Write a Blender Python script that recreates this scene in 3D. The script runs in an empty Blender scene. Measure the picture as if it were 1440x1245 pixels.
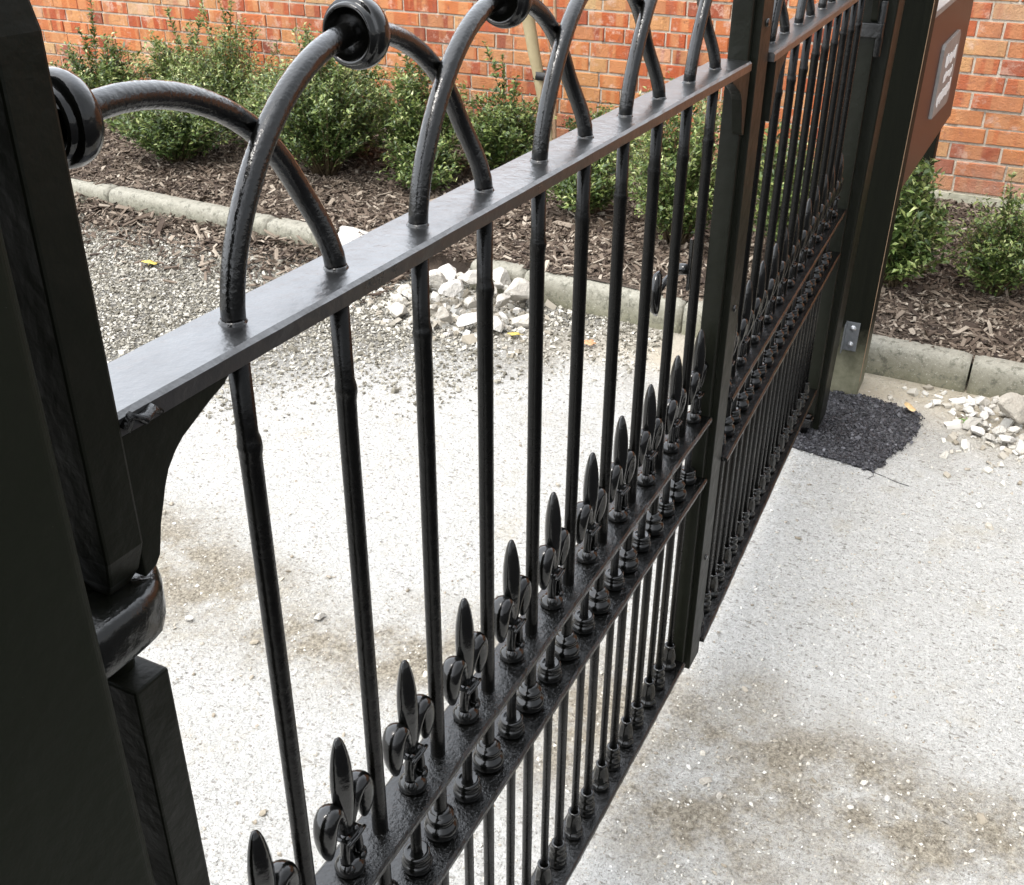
import bpy, math, random
import numpy as np
from mathutils import Vector, Matrix
R = math.radians
rnd = random.Random(11)
sc = bpy.context.scene
COL = sc.collection
G = 1.36            # height of the gate's top rail above the ground

# ------------------------------------------------------------------ helpers
def link(o, parent=None):
    COL.objects.link(o)
    if parent is not None: o.parent = parent
    return o

def tag(o, label=None, cat=None, group=None, kind=None):
    if label: o['label'] = label
    if cat: o['category'] = cat
    if group: o['group'] = group
    if kind: o['kind'] = kind
    return o

def empty(name, loc, rz=0.0):
    o = bpy.data.objects.new(name, None)
    o.location = loc; o.rotation_euler = (0, 0, rz); o.empty_display_size = 0.05
    return link(o)

class MB:
    """collects shapes, links them as one mesh object"""
    def __init__(s): s.v = []; s.f = []; s.sm = []
    def add(s, vs, fs, smooth=False):
        n = len(s.v); s.v += [tuple(p) for p in vs]
        s.f += [tuple(i + n for i in f) for f in fs]; s.sm += [smooth] * len(fs)
    def box(s, x0, x1, y0, y1, z0, z1, b=0.0):
        if b <= 0:
            vs = [(x, y, z) for z in (z0, z1) for x, y in ((x0, y0), (x1, y0), (x1, y1), (x0, y1))]
            s.add(vs, [(3, 2, 1, 0), (4, 5, 6, 7), (0, 1, 5, 4), (1, 2, 6, 5), (2, 3, 7, 6), (3, 0, 4, 7)])
            return
        def ring(x0, x1, y0, y1, z, c):
            return [(x0 + c, y0, z), (x1 - c, y0, z), (x1, y0 + c, z), (x1, y1 - c, z), (x1 - c, y1, z), (x0 + c, y1, z), (x0, y1 - c, z), (x0, y0 + c, z)]
        rs = [ring(x0 + b, x1 - b, y0 + b, y1 - b, z0, b * .4), ring(x0, x1, y0, y1, z0 + b, b), ring(x0, x1, y0, y1, z1 - b, b), ring(x0 + b, x1 - b, y0 + b, y1 - b, z1, b * .4)]
        vs = sum(rs, []); fs = [tuple(reversed(range(8))), tuple(range(24, 32))]
        for k in range(3):
            for i in range(8):
                j = (i + 1) % 8; fs.append((k * 8 + i, k * 8 + j, k * 8 + 8 + j, k * 8 + 8 + i))
        s.add(vs, fs)
    def lathe(s, prof, c=(0, 0, 0), axis='z', seg=20, lobes=0, amp=0.0, lobe_rng=None):
        vs = []; fs = []
        for k, (r, h) in enumerate(prof):
            for i in range(seg):
                a = 2 * math.pi * i / seg
                rr = r
                if lobes and (lobe_rng is None or lobe_rng[0] <= h <= lobe_rng[1]): rr = r * (1 + amp * abs(math.cos(lobes * a / 2)) - amp * .5)
                p = (rr * math.cos(a), rr * math.sin(a), h)
                if axis == 'x': p = (h, p[0], p[1])
                if axis == 'y': p = (p[0], h, p[1])
                vs.append((p[0] + c[0], p[1] + c[1], p[2] + c[2]))
        for k in range(len(prof) - 1):
            for i in range(seg):
                j = (i + 1) % seg
                fs.append((k * seg + i, k * seg + j, k * seg + seg + j, k * seg + seg + i))
        fs.append(tuple(reversed(range(seg)))); fs.append(tuple(range((len(prof) - 1) * seg, len(prof) * seg)))
        s.add(vs, fs, True)
    def tube(s, pts, rad, seg=14, side=(0, 1, 0), closed_ends=True):
        """rad: per point (a in the bending plane, b along side)"""
        pts = [Vector(p) for p in pts]; n = len(pts); side = Vector(side)
        vs = []; fs = []
        for k, p in enumerate(pts):
            t = (pts[min(k + 1, n - 1)] - pts[max(k - 1, 0)]).normalized()
            b = (side - t * side.dot(t)).normalized(); nn = t.cross(b)
            a_, b_ = rad[k] if isinstance(rad, list) else (rad, rad)
            if not isinstance(a_, (int, float)): a_, b_ = a_
            for i in range(seg):
                th = 2 * math.pi * i / seg
                vs.append(p + nn * (a_ * math.cos(th)) + b * (b_ * math.sin(th)))
        for k in range(n - 1):
            for i in range(seg):
                j = (i + 1) % seg
                fs.append((k * seg + i, k * seg + j, k * seg + seg + j, k * seg + seg + i))
        if closed_ends:
            fs.append(tuple(reversed(range(seg)))); fs.append(tuple(range((n - 1) * seg, n * seg)))
        s.add(vs, fs, True)
    def prism_y(s, poly, y0, y1):
        n = len(poly)
        vs = [(x, y0, z) for x, z in poly] + [(x, y1, z) for x, z in poly]
        fs = [tuple(range(n)), tuple(reversed(range(n, 2 * n)))]
        for i in range(n):
            j = (i + 1) % n; fs.append((i, i + n, j + n, j))
        s.add(vs, fs)
    def build(s, name, m, parent=None, bevel=0.0):
        me = bpy.data.meshes.new(name); me.from_pydata(s.v, [], s.f); 
        me.polygons.foreach_set('use_smooth', s.sm)
        me.materials.append(m); me.validate(); me.update()
        import bmesh
        bm = bmesh.new(); bm.from_mesh(me); bmesh.ops.recalc_face_normals(bm, faces=bm.faces)
        if bevel:
            es = [e for e in bm.edges if len(e.link_faces) == 2 and e.calc_face_angle(0) > 0.6]
            bmesh.ops.bevel(bm, geom=es, offset=bevel, segments=2, affect='EDGES', profile=0.6, clamp_overlap=True)
        bm.to_mesh(me); bm.free()
        o = bpy.data.objects.new(name, me)
        return link(o, parent)

def mass_mesh(name, V, F, cols, m, smooth=False, parent=None):
    """V (n,3), F (m,k) arrays, one random number per vertex in attribute 'tone'"""
    me = bpy.data.meshes.new(name)
    k = F.shape[1]
    me.vertices.add(len(V)); me.vertices.foreach_set('co', V.astype(np.float32).ravel())
    me.loops.add(F.size); me.loops.foreach_set('vertex_index', F.astype(np.int32).ravel())
    me.polygons.add(len(F)); me.polygons.foreach_set('loop_start', np.arange(0, F.size, k, dtype=np.int32))
    me.polygons.foreach_set('loop_total', np.full(len(F), k, dtype=np.int32))
    me.polygons.foreach_set('use_smooth', np.full(len(F), smooth))
    me.update(calc_edges=True); me.validate()
    if cols is not None:
        a = me.attributes.new('tone', 'FLOAT_COLOR', 'POINT')
        c = np.ones((len(V), 4), dtype=np.float32); c[:, :cols.shape[1]] = cols
        a.data.foreach_set('color', c.ravel())
    me.materials.append(m)
    o = bpy.data.objects.new(name, me)
    return link(o, parent)

# ------------------------------------------------------------------ node material helper
class NM:
    def __init__(s, name):
        s.m = bpy.data.materials.new(name); s.m.use_nodes = True
        s.t = s.m.node_tree; s.n = s.t.nodes; s.l = s.t.links
        s.b = s.n['Principled BSDF']
        s.tc = s.n.new('ShaderNodeTexCoord')
    def new(s, typ, **kw):
        n = s.n.new(typ)
        for k, v in kw.items():
            if hasattr(n, k): setattr(n, k, v)
            else: n.inputs[k].default_value = v
        return n
    def link(s, a, b): s.l.new(a, b)
    def mapping(s, scale=(1, 1, 1), src='Object'):
        mp = s.new('ShaderNodeMapping'); mp.inputs['Scale'].default_value = scale
        s.link(s.tc.outputs[src], mp.inputs['Vector']); return mp.outputs[0]
    def geo(s):
        g = s.new('ShaderNodeNewGeometry'); return g.outputs['Position']
    def noise(s, scale, detail=4, rough=.55, vec=None, dist=0.0):
        n = s.new('ShaderNodeTexNoise'); n.inputs['Scale'].default_value = scale
        n.inputs['Detail'].default_value = detail; n.inputs['Roughness'].default_value = rough; n.inputs['Distortion'].default_value = dist
        s.link(vec if vec is not None else s.tc.outputs['Object'], n.inputs['Vector']); return n.outputs['Fac']
    def vor(s, scale, vec=None, feature='F1', out='Distance'):
        n = s.new('ShaderNodeTexVoronoi'); n.feature = feature; n.inputs['Scale'].default_value = scale
        s.link(vec if vec is not None else s.tc.outputs['Object'], n.inputs['Vector']); return n.outputs[out]
    def ramp(s, fac, stops):
        r = s.new('ShaderNodeValToRGB'); e = r.color_ramp.elements
        while len(e) < len(stops): e.new(0.5)
        for i, (p, c) in enumerate(stops):
            e[i].position = p
            c = (c, c, c) if isinstance(c, (int, float)) else c
            e[i].color = (*c, 1)
        s.link(fac, r.inputs[0]); return r.outputs[0]
    def mix(s, fac, a, b, mode='MIX'):
        n = s.new('ShaderNodeMix'); n.data_type = 'RGBA'; n.blend_type = mode
        for inp, v in ((n.inputs[0], fac), (n.inputs[6], a), (n.inputs[7], b)):
            if isinstance(v, (int, float)): inp.default_value = v if inp is n.inputs[0] else (v, v, v, 1)
            elif isinstance(v, tuple): inp.default_value = (*v, 1)
            else: s.link(v, inp)
        return n.outputs[2]
    def math(s, op, a, b=0.0):
        n = s.new('ShaderNodeMath'); n.operation = op
        for i, v in enumerate((a, b)):
            if isinstance(v, (int, float)): n.inputs[i].default_value = v
            else: s.link(v, n.inputs[i])
        return n.outputs[0]
    def attr(s, name='tone'):
        a = s.new('ShaderNodeAttribute'); a.attribute_name = name
        sp = s.new('ShaderNodeSeparateColor'); s.link(a.outputs['Color'], sp.inputs[0])
        return sp.outputs[0], sp.outputs[1], sp.outputs[2]
    def bump(s, h, strength=.5, dist=.01, prev=None):
        b = s.new('ShaderNodeBump'); b.inputs['Strength'].default_value = strength; b.inputs['Distance'].default_value = dist
        s.link(h, b.inputs['Height'])
        if prev is not None: s.link(prev, b.inputs['Normal'])
        return b.outputs[0]
    def out(s, color=None, rough=None, normal=None, spec=None, coat=None):
        for k, v in (('Base Color', color), ('Roughness', rough), ('Normal', normal), ('Specular IOR Level', spec), ('Coat Weight', coat)):
            if v is None: continue
            i = s.b.inputs[k]
            if isinstance(v, (int, float)): i.default_value = v
            elif isinstance(v, tuple): i.default_value = (*v, 1)
            else: s.link(v, i)
        return s.m

# ------------------------------------------------------------------ materials
def paint(name, hammer=0.0, rough=.2, lump=0.0, col=(.007, .0075, .006), spec=.6, run=0.0):
    k = NM(name); pos = k.geo()
    dust = k.noise(55, 6, .7, pos)
    speck = k.noise(420, 3, .6, pos)
    c = k.mix(k.ramp(dust, [(.5, 0.0), (.85, .4)]), col, (.006, .0055, .004))
    c = k.mix(k.ramp(speck, [(.74, 0.0), (.78, .6)]), c, (.05, .048, .042))
    r = k.math('ADD', k.math('MULTIPLY', k.noise(30, 5, .6, pos), .22), rough - .09)
    nb = k.bump(k.noise(90, 3, .5, pos), .12 + lump, .004)
    if hammer: nb = k.bump(k.noise(330, 2, .5, pos, .3), hammer, .0022, nb)
    if lump: nb = k.bump(k.noise(260, 4, .6, pos, .6), lump, .0035, nb)
    if run: nb = k.bump(k.noise(16, 2, .5, pos), run, .02, nb)
    return k.out(c, r, nb, spec)
M = {}
M['paint'] = paint('glossy_black_enamel', 0, .12, .03, (.0014, .0014, .0011), spec=.5)
M['bar'] = paint('brushed_black_enamel', 0.08, .24, .04, (.0012, .0011, .0008), spec=.22)
M['hoop'] = paint('hammered_black_enamel', .20, .19, .02, (.0010, .0010, .0008), spec=.55)
M['hoop'].node_tree.nodes['Principled BSDF'].inputs['IOR'].default_value = 1.5
M['rail'] = paint('satin_black_enamel', .0, .30, .08, (.0020, .0021, .0021), spec=1.0)
M['rail'].node_tree.nodes['Principled BSDF'].inputs['IOR'].default_value = 1.65
M['lumpy'] = paint('lumpy_black_enamel', .25, .18, .28, (.0012, .0012, .0010), spec=.5)
M['drip'] = paint('thick_dripped_enamel', 0, .16, .10, (.0030, .0032, .0022), spec=.5, run=.25)
M['plate'] = paint('flat_black_enamel', 0, .38, .05, (.0060, .0066, .0040), spec=.14, run=.12)
M['post'] = paint('satin_post_paint', 0, .5, .04, (.0085, .0098, .0060), spec=.09, run=.1)

def mk_wood():
    k = NM('stained_post_timber'); pos = k.geo()
    mp = k.new('ShaderNodeMapping'); mp.inputs['Scale'].default_value = (38, 60, 1.6); k.link(pos, mp.inputs['Vector'])
    g = k.noise(1.0, 6, .65, mp.outputs[0], .6)
    sep = k.new('ShaderNodeSeparateXYZ'); k.link(pos, sep.inputs[0])
    low = k.ramp(k.math('ADD', sep.outputs[2], k.math('MULTIPLY', k.noise(9, 5, .65, pos), .22)), [(.2, 1.0), (.36, 0.0)])
    c = k.mix(g, (.0018, .0022, .0010), (.0080, .0085, .0045))
    bare = k.mix(k.noise(22, 5, .7, pos), (.05, .052, .026), (.25, .235, .17))
    c = k.mix(low, c, bare)
    scr = k.ramp(k.noise(70, 4, .7, mp.outputs[0]), [(.7, 0.0), (.74, 1.0)])
    c = k.mix(k.math('MULTIPLY', scr, .45), c, (.10, .10, .08))
    return k.out(c, .6, k.bump(g, .5, .003), .10)
M['timber'] = mk_wood()

def mk_simple(name, a, b, scale=20, rough=.6, bump=.3, dist=.003, spec=.4, bs=None):
    k = NM(name); pos = k.geo()
    n = k.noise(scale, 6, .65, pos)
    return k.out(k.mix(n, a, b), rough, k.bump(k.noise(bs or scale * 4, 5, .6, pos), bump, dist), spec)
M['board'] = mk_simple('brown_painted_board', (.042, .011, .008), (.056, .015, .010), 3, .42, .05, spec=.25)
M['galv'] = mk_simple('galvanised_steel', (.16, .17, .18), (.34, .35, .36), 60, .38, .2)
M['galv'].node_tree.nodes['Principled BSDF'].inputs['Metallic'].default_value = .8
M['bolt'] = mk_simple('zinc_bolt', (.4, .41, .42), (.6, .6, .6), 60, .35, .1)
M['bolt'].node_tree.nodes['Principled BSDF'].inputs['Metallic'].default_value = .8
M['plaque'] = mk_simple('grey_slate_plaque', (.15, .14, .13), (.33, .31, .29), 12, .5, .2)
M['white'] = mk_simple('white_lettering', (.75, .75, .73), (.85, .85, .84), 30, .5, .05)
M['stake'] = mk_simple('peeled_round_stake', (.20, .155, .08), (.36, .30, .18), 14, .75, .5, .004)
M['bark'] = mk_simple('sapling_bark', (.16, .09, .05), (.38, .26, .16), 50, .8, .6, .004)
M['strap'] = mk_simple('black_rubber_tie', (.012, .012, .012), (.02, .02, .02), 50, .55, .1)
M['yleaf'] = mk_simple('fallen_leaf_yellow', (.55, .38, .06), (.62, .50, .14), 60, .6, .2)
M['oleaf'] = mk_simple('fallen_leaf_orange', (.36, .17, .09), (.50, .30, .15), 60, .6, .2)
M['tleaf'] = mk_simple('fallen_leaf_tan', (.45, .30, .14), (.62, .46, .25), 60, .6, .2)
M['sprout'] = mk_simple('weed_green', (.08, .18, .03), (.16, .28, .07), 60, .6, .2)

def mk_concrete():
    k = NM('weathered_kerb_concrete'); pos = k.geo()
    n = k.noise(9, 8, .7, pos); n2 = k.noise(70, 5, .7, pos)
    sep = k.new('ShaderNodeSeparateXYZ'); k.link(pos, sep.inputs[0])
    face = k.ramp(k.math('ADD', sep.outputs[2], k.math('MULTIPLY', n, .07)), [(.045, 1.0), (.145, .05)])
    c = k.mix(n2, (.15, .142, .112), (.34, .325, .275))
    moss = k.mix(n, (.07, .072, .040), (.24, .225, .155))
    c = k.mix(k.math('MULTIPLY', face, .85), c, moss)
    c = k.mix(k.ramp(k.noise(150, 3, .6, pos), [(.62, 0.0), (.70, .6)]), c, (.50, .48, .42))
    c = k.mix(k.ramp(k.noise(33, 6, .75, pos), [(.52, 0.0), (.62, .7)]), c, (.08, .078, .06))
    return k.out(c, .85, k.bump(n2, .7, .006), .2)
M['concrete'] = mk_concrete()

def mk_ground():
    k = NM('crushed_limestone_surface'); pos = k.geo()
    warp = k.new('ShaderNodeVectorMath'); warp.operation = 'ADD'
    nv = k.new('ShaderNodeTexNoise'); nv.inputs['Scale'].default_value = 1.7; nv.inputs['Detail'].default_value = 5; k.link(pos, nv.inputs['Vector'])
    sc_ = k.new('ShaderNodeVectorMath'); sc_.operation = 'MULTIPLY_ADD'; k.link(nv.outputs['Color'], sc_.inputs[0]); sc_.inputs[1].default_value = (.7, .7, 0); sc_.inputs[2].default_value = (-.35, -.35, 0)
    k.link(pos, warp.inputs[0]); k.link(sc_.outputs[0], warp.inputs[1])
    sep = k.new('ShaderNodeSeparateXYZ'); k.link(warp.outputs[0], sep.inputs[0]); X, Y = sep.outputs[0], sep.outputs[1]
    # gravel chips over the compacted fines
    cell = k.new('ShaderNodeTexVoronoi'); cell.inputs['Scale'].default_value = 170; cell.inputs['Randomness'].default_value = 1
    mp = k.new('ShaderNodeMapping'); mp.inputs['Rotation'].default_value = (0, 0, .5); mp.inputs['Scale'].default_value = (1, .62, 1); k.link(pos, mp.inputs['Vector'])
    k.link(mp.outputs[0], cell.inputs['Vector'])
    sepc = k.new('ShaderNodeSeparateColor'); k.link(cell.outputs['Color'], sepc.inputs[0])
    fine = k.noise(240, 4, .75, pos); med = k.noise(38, 6, .7, pos); big = k.noise(3.1, 6, .62, pos)
    base = k.mix(med, (.44, .43, .40), (.63, .62, .595))
    base = k.mix(k.ramp(fine, [(.54, 0.0), (.64, .72)]), base, (.20, .185, .155))  # dark specks, this line and the next: crevice shade put into the colour
    base = k.mix(k.ramp(k.noise(110, 5, .75, pos), [(.57, 0.0), (.63, .75)]), base, (.15, .135, .11))
    base = k.mix(k.ramp(sepc.outputs[0], [(.75, 0.0), (.9, .35)]), base, (.72, .71, .68))
    base = k.mix(k.ramp(sepc.outputs[1], [(.965, 0.0), (.975, .6)]), base, (.18, .165, .14))
    # wheel tracks where brown fines are worn through: they run along Y at X~1.1
    tr = k.math('ABSOLUTE', k.math('SUBTRACT', X, 1.10))
    trk = k.ramp(tr, [(.08, 1.0), (.30, 0.0)])
    trk = k.math('MULTIPLY', trk, k.ramp(k.noise(4.5, 7, .72, pos), [(.38, 0.1), (.56, 1.0)]))
    tr2 = k.ramp(k.math('ABSOLUTE', k.math('SUBTRACT', X, 2.62)), [(.1, .8), (.5, 0.0)])
    tr2 = k.math('MULTIPLY', tr2, k.ramp(big, [(.45, 0.0), (.65, .8)]))
    dirt = k.mix(k.ramp(k.noise(95, 7, .8, pos), [(.36, 0.0), (.64, 1.0)]), (.085, .066, .042), (.46, .41, .32))
    base = k.mix(k.math('MULTIPLY', trk, .92), base, dirt)
    base = k.mix(k.math('MULTIPLY', tr2, .6), base, dirt)
    base = k.mix(k.ramp(k.noise(5, 7, .7, pos), [(.56, 0.0), (.72, .4)]), base, (.42, .36, .25))
    # loose grey gravel lane along the garden edge at the far side
    gm = k.math('ADD', k.math('MULTIPLY', X, .55), k.math('MULTIPLY', Y, .45))
    gmask = k.ramp(gm, [(1.9 / 4, 0.0), (2.25 / 4, 1.0)])
    gm4 = k.math('DIVIDE', gm, 4.0)
    k.l.new(gm4, gmask.node.inputs[0])
    grav = k.mix(sepc.outputs[0], (.085, .08, .068), (.50, .48, .43))
    grav = k.mix(k.ramp(cell.outputs['Distance'], [(.3, 0.0), (.62, .9)]), grav, (.055, .05, .04))
    base = k.mix(k.math('MULTIPLY', gmask, .92), base, grav)
    # sandy fines by the kerb foot and the posts
    sand = k.math('MULTIPLY', k.ramp(k.math('DIVIDE', sep.outputs[0], 4.0), [(.665, 0.0), (.74, 1.0)]), k.math('SUBTRACT', 1.0, gmask))
    base = k.mix(k.math('MULTIPLY', sand, .8), base, k.mix(fine, (.42, .345, .235), (.60, .53, .41)))
    h = k.math('ADD', k.math('MULTIPLY', cell.outputs['Distance'], -.5), fine)
    nb = k.bump(h, 1.0, .008); nb = k.bump(med, .7, .025, nb)
    return k.out(base, .92, nb, .12)
M['ground'] = mk_ground()

def mk_tone(name, stops, rough=.8, spec=.2, bump=.4, noise_mix=None, ns=60, bs=None, dist=.003):
    k = NM(name); a, b, c_ = k.attr(); pos = k.geo()
    c = k.ramp(a, stops)
    c = k.mix(k.math('MULTIPLY', k.noise(ns, 5, .65, pos), .55), c, noise_mix or (.05, .045, .04))
    return k, c, b, c_, pos
def tone_mat(name, stops, rough=.8, spec=.2, bump=.4, noise_mix=None, ns=60, bs=None, dist=.003):
    k, c, b, c_, pos = mk_tone(name, stops, rough, spec, bump, noise_mix, ns)
    return k.out(c, rough, k.bump(k.noise(bs or 120, 4, .6, pos), bump, dist), spec)
M['stone'] = tone_mat('crushed_limestone', [(0, (.20, .17, .13)), (.35, (.38, .35, .30)), (.75, (.58, .56, .51)), (1, (.72, .71, .68))], noise_mix=(.30, .27, .21), ns=45)
M['gravel'] = tone_mat('grey_gravel_chips', [(0, (.06, .055, .042)), (.35, (.20, .185, .15)), (.75, (.40, .38, .33)), (1, (.62, .60, .55))], noise_mix=(.2, .18, .14), ns=160)
M['rock'] = tone_mat('broken_concrete_rubble', [(0, (.30, .27, .22)), (.5, (.47, .45, .41)), (1, (.60, .59, .57))], bump=.9, noise_mix=(.20, .165, .12), ns=34, bs=50, dist=.012)
M['chip'] = tone_mat('bark_mulch_chips', [(0, (.014, .010, .008)), (.25, (.055, .039, .028)), (.5, (.14, .106, .078)), (.75, (.27, .22, .17)), (1, (.48, .42, .34))], noise_mix=(.05, .035, .028), ns=90)
M['mulchbase'] = mk_simple('dark_mulch_soil', (.04, .028, .02), (.15, .11, .08), 45, .9, 1.0, .02)
M['tar'] = tone_mat('fresh_asphalt_crumbs', [(0, (.014, .013, .015)), (.6, (.045, .043, .050)), (1, (.20, .195, .21))], rough=.5, spec=.5, noise_mix=(.02, .02, .02))
M['tarbase'] = mk_simple('fresh_asphalt', (.008, .008, .009), (.035, .034, .037), 160, .6, 1.0, .008)

def mk_leaf():
    k = NM('glossy_shrub_leaf'); a, b, c_ = k.attr(); pos = k.geo()
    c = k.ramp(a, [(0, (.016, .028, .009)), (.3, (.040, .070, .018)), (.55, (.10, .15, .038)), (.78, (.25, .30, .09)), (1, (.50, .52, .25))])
    m = k.out(c, .34, None, .5)
    tr = k.new('ShaderNodeBsdfTranslucent'); k.link(c, tr.inputs[0])
    mx = k.new('ShaderNodeMixShader'); mx.inputs[0].default_value = .22
    k.link(k.b.outputs[0], mx.inputs[1]); k.link(tr.outputs[0], mx.inputs[2])
    k.link(mx.outputs[0], k.n['Material Output'].inputs[0])
    return m
M['leaf'] = mk_leaf()
M['stem'] = mk_simple('shrub_stem', (.06, .045, .025), (.14, .10, .05), 60, .7, .3)

def mk_brick():
    k = NM('kiln_marked_red_brick'); a, b, c_ = k.attr(); pos = k.geo()
    base = k.ramp(a, [(0, (.10, .034, .026)), (.08, (.20, .052, .028)), (.25, (.33, .070, .026)), (.45, (.40, .105, .036)), (.64, (.43, .150, .052)), (.80, (.43, .21, .085)), (.89, (.46, .31, .15)), (.95, (.45, .24, .17)), (1, (.50, .40, .32))])
    # kiss marks: upright bands across each brick
    mp = k.new('ShaderNodeMapping'); mp.inputs['Scale'].default_value = (0, 14, .8); k.link(pos, mp.inputs['Vector'])
    off = k.new('ShaderNodeCombineXYZ'); k.link(k.math('MULTIPLY', b, 40), off.inputs[0])
    ad = k.new('ShaderNodeVectorMath'); ad.operation = 'ADD'; k.link(mp.outputs[0], ad.inputs[0]); k.link(off.outputs[0], ad.inputs[1])
    band = k.noise(1.0, 1.5, .4, ad.outputs[0])
    c = k.mix(k.ramp(band, [(.50, 0.0), (.56, .55), (.72, .6)]), base, (.50, .25, .11))
    c = k.mix(k.ramp(band, [(.30, .55), (.38, 0.0)]), c, (.30, .085, .050))
    blot = k.noise(24, 6, .7, pos)
    c = k.mix(k.ramp(blot, [(.30, .7), (.44, 0.0)]), c, (.19, .075, .055))
    lime = k.ramp(k.math('ADD', k.noise(13, 7, .75, pos), k.math('MULTIPLY', c_, .10)), [(.60, 0.0), (.70, .6)])
    c = k.mix(lime, c, (.56, .40, .31))
    c = k.mix(k.ramp(k.noise(260, 3, .6, pos), [(.62, 0.0), (.7, .4)]), c, (.14, .05, .035))
    c = k.mix(k.ramp(k.noise(1.6, 6, .7, pos), [(.44, 0.0), (.66, .45)]), c, (.24, .105, .065))
    sp_ = k.new('ShaderNodeSeparateXYZ'); k.link(pos, sp_.inputs[0])
    c = k.mix(k.ramp(k.math('ADD', sp_.outputs[2], k.math('MULTIPLY', k.noise(4, 6, .7, pos), .5)), [(.36, .6), (.66, 0.0)]), c, (.30, .20, .15))
    nb = k.bump(k.noise(110, 5, .65, pos), .9, .006); nb = k.bump(blot, .7, .012, nb)
    return k.out(c, .85, nb, .2)
M['brick'] = mk_brick()
def mk_mortar():
    k = NM('lime_mortar'); pos = k.geo()
    c = k.mix(k.noise(26, 6, .7, pos), (.34, .28, .21), (.62, .56, .47))
    c = k.mix(k.ramp(k.noise(15, 5, .7, pos), [(.56, 0.0), (.66, .75)]), c, (.13, .10, .075))
    return k.out(c, .95, k.bump(k.noise(120, 6, .7, pos), 1.0, .008), .1)
M['mortar'] = mk_mortar()
M['plinth'] = mk_simple('mossy_plinth_concrete', (.20, .20, .13), (.50, .47, .38), 15, .9, .7, .008)

# ------------------------------------------------------------------ gate
zT, zA, zB, zC = G, G - .6145, G - .743, G - 1.189
RA, RT = .0085, .014

def hoop_pts(xa, a0, a1, n, zbase, apex=.163, rad=.18):
    out = []
    for i in range(n + 1):
        t = a0 + (a1 - a0) * i / n
        u = t / math.pi
        e = min(1, max(0, (u - .12) / .50)); e = e * e * (3 - 2 * e); q = min(1, max(0, (1 - u) / .16))
        y = -.003 * math.sin(math.pi * min(1, u * 2)) + .0165 * e * (q * q * (3 - 2 * q))
        out.append((xa - rad * math.cos(t), y, zbase + apex * math.sin(t)))
    return out

def boss_mesh():
    b = MB()
    b.lathe([(.0088, .0), (.0165, -.002), (.0185, -.010), (.0205, -.012), (.0222, -.009), (.0226, -.005), (.0245, -.006), (.0263, -.001), (.0266, .004), (.0252, .009), (.022, .012), (.0190, .0125), (.0185, .015), (.0165, .0165), (.0088, .016)], axis='x', seg=40)
    return b
def base_tall():
    b = MB()
    b.lathe([(.0100, .040), (.0112, .0385), (.0118, .0355), (.0132, .0345), (.0160, .0325), (.0166, .0295), (.0158, .0268), (.0146, .0255), (.0150, .0225), (.0160, .0200), (.0186, .0180), (.0202, .0140), (.0204, .0090), (.0196, .0045), (.0176, .0015), (.0150, 0.0)][::-1], seg=28)
    return b
def base_short():
    b = MB()
    b.lathe([(.0066, .0260), (.0105, .0268), (.0132, .0272), (.0152, .0262), (.0156, .0235), (.0150, .0215), (.0144, .0205), (.0156, .0190), (.0160, .0165), (.0155, .0150), (.0168, .0138), (.0180, .0105), (.0180, .0065), (.0168, .0022), (.0145, 0.0)][::-1], seg=26)
    return b
def base_ring():
    b = MB()
    b.lathe([(.0082, .050), (.0108, .0505), (.0118, .049), (.0120, .0455), (.0110, .0435), (.0118, .0400), (.0130, .0380), (.0135, .035), (.0128, .032), (.0118, .030), (.0122, .0265), (.0145, .0235), (.0152, .020), (.0148, .0165), (.0136, .0145), (.0142, .0115), (.0152, .008), (.0150, .003), (.0138, 0.0)][::-1], seg=22)
    return b
def base_vase():
    b = MB()
    b.lathe([(.0072, .058), (.0095, .0590), (.0108, .0575), (.0108, .0545), (.0098, .0525), (.0104, .048), (.0118, .041), (.0130, .033), (.0134, .025), (.0128, .018), (.0122, .0145), (.0146, .0120), (.0160, .0085), (.0156, .0045), (.0140, .0015), (.0125, 0.0)][::-1], seg=32, lobes=8, amp=.10, lobe_rng=(.004, .046))
    return b

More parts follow.
